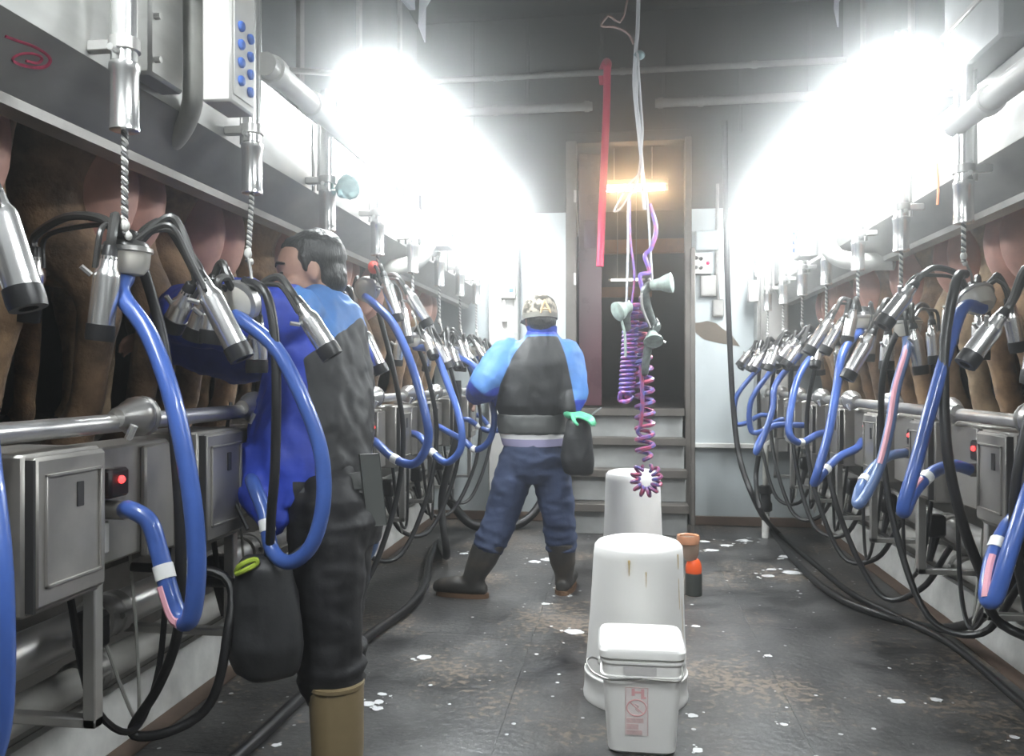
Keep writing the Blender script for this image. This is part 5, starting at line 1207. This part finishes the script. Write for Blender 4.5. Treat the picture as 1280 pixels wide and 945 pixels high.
# ------------------------------------------------------------------ hoses on the floor
def floor_hose(name, pts, r, label, m=RUBBER): single(name, MB().tube(pts, r, 12, smooth=8), m, label, 'hose')
fz = .024
floor_hose('floor_hose', [PF(215, 1010, fz), PF(300, 942, fz), PF(380, 868, fz), PF(455, 800, fz), PF(510, 760, fz), PF(531, 730, fz), PF(537, 700, fz), PF(548, 678, fz), V((-1.10, 4.95, .10)), V((-1.14, 4.99, .45)), V((-1.05, 5.02, .85)), V((-1.05, 5.05, 1.2))], .024, 'thick black hose snaking over the floor past the tan boots')
yq = 6.35
floor_hose('wash_hose', [V((PY(906, 200, yq).x, yq, 3.2)), PY(908, 300, yq), PY(911, 400, yq), PY(916, 500, yq), PY(924, 570, yq - .1), PY(942, 622, yq - .4), PF(965, 664, fz), PF(1000, 708, fz), PF(1045, 745, fz), PF(1100, 768, fz), PF(1160, 784, fz), PX(1212, 780, 1.42), PX(1246, 748, 1.38), PX(1276, 700, 1.36), PX(1300, 640, 1.36)], .021, 'long black wash hose dropping from above and curving across the floor to the right')
floor_hose('wash_hose', [PX(948, 570, 1.0), PX(945, 600, .98), PX(952, 640, .96), PF(975, 668, .022), PF(1020, 706, .022), PF(1065, 742, .022), PF(1120, 770, .022), PF(1190, 806, .022), PF(1290, 890, .022)], .018, 'second thinner black hose lying along the right curb')
floor_hose('waste_hose', [V((-.62, 6.68, .70)), V((-.60, 6.60, .45)), V((-.66, 6.5, .2)), V((-.80, 6.4, .05)), V((-1.0, 6.3, .03)), V((-1.2, 6.25, .06)), V((-1.4, 6.2, .3))], .035, 'thick dark hose curving to the floor behind the man in the cap')
t = Thing('standpipe', 'white pipe stub with black valve at the right end of the far wall', 'pipe'); c = PF(957, 672)
c = V((c.x, c.y, 0))
t.part('white_stub', MB().tube([c, c + V((0, 0, .22))], .028, 14), WHITEP); t.part('black_valve', MB().lathe([(.035, .2), (.05, .21), (.05, .26), (.038, .28), (.038, .33), (.05, .34), (.05, .39), (.03, .40)], c, (0, 0, 1), 14), RUBBER); t.part('upper_pipe', MB().tube([c + V((0, 0, .38)), c + V((0, 0, .70)), c + V((.12, .05, .78))], .022, 10), PVC); t.done()

# ------------------------------------------------------------------ plastic sheets draped from the ceiling above the lamps
SHEET = mat('cloudy_plastic_sheet', (.62, .62, .68), .35, trans=.2, bump=.4, bscale=9)
def sheet(x, y0, y1, zb, label):
    mb = MB(); n = 22; m = 6; vs = []
    for side in (0, 1):
        for i in range(n + 1):
            w = i / n; y = y0 + (y1 - y0) * w
            low = zb + .10 * math.sin(w * 9 + 1) + .05 * math.sin(w * 23)
            for j in range(m + 1):
                z = 4.3 + (low - 4.3) * j / m
                vs.append((x + .05 * math.sin(w * 31) * (j / m) + (.006 if side else 0), y, z))
    st_ = (n + 1) * (m + 1); fs = []
    for i in range(n):
        for j in range(m):
            a = i * (m + 1) + j; fs.append((a, a + 1, a + m + 2, a + m + 1)); fs.append((st_ + a, st_ + a + m + 1, st_ + a + m + 2, st_ + a + 1))
    for i in range(n):
        a = i * (m + 1) + m; fs.append((a, st_ + a, st_ + a + m + 1, a + m + 1))
    mb.add(vs, fs); single('plastic_sheet', mb, SHEET, label, 'plastic sheet', 'draped plastic sheets')
sheet(-1.14, 3.7, 4.62, 3.30, 'cloudy plastic sheet draped from the ceiling above the left lamp')
sheet(1.14, 3.6, 4.40, 3.16, 'cloudy plastic sheet draped from the ceiling above the right lamp')

# ------------------------------------------------------------------ milk splashes
g = random.Random(3); mb = MB()
spots = [(718, 790, 12), (566, 735, 7), (700, 732, 6), (684, 700, 9), (668, 702, 8), (580, 692, 6), (705, 742, 8), (473, 878, 7), (460, 880, 9), (449, 884, 6), (478, 868, 6), (472, 886, 7), (530, 822, 9), (1122, 877, 9), (1170, 875, 7),
         (870, 783, 5), (985, 696, 10), (990, 716, 12), (960, 720, 8), (965, 712, 6), (880, 677, 7), (908, 682, 8), (1025, 712, 6), (866, 895, 7), (872, 938, 7), (980, 906, 5), (960, 820, 5), (1268, 922, 6), (890, 688, 9), (345, 932, 6), (682, 755, 5), (632, 640, 8), (930, 676, 10)]
for (u, v, w) in spots:
    c = PF(u, v); zc = 1230 / (v - 470); r = w / 1000 * zc; n = 14; pts = []
    for k in range(n):
        a = 2 * math.pi * k / n; rr = r * (1 + .45 * noise.noise(V((u * .3 + math.cos(a) * 1.2, v * .3 + math.sin(a) * 1.2, 0)))); pts.append(c + V((math.cos(a) * rr, math.sin(a) * rr * .8, .0008)))
    mb.extrude(pts, (0, 0, 0), (0, 0, .0014))
    for _ in range(3):
        q = c + V((g.uniform(-2.6, 2.6) * r, g.uniform(-2.2, 2.2) * r, .0008)); r2 = r * g.uniform(.12, .35)
        mb.extrude([q + V((math.cos(k) * r2, math.sin(k) * r2, 0)) for k in (0, 1.05, 2.1, 3.14, 4.2, 5.24)], (0, 0, 0), (0, 0, .0012))
single('milk_splashes', mb, MILK, 'white splashes of milk on the dark wet floor', 'milk', kind='stuff')
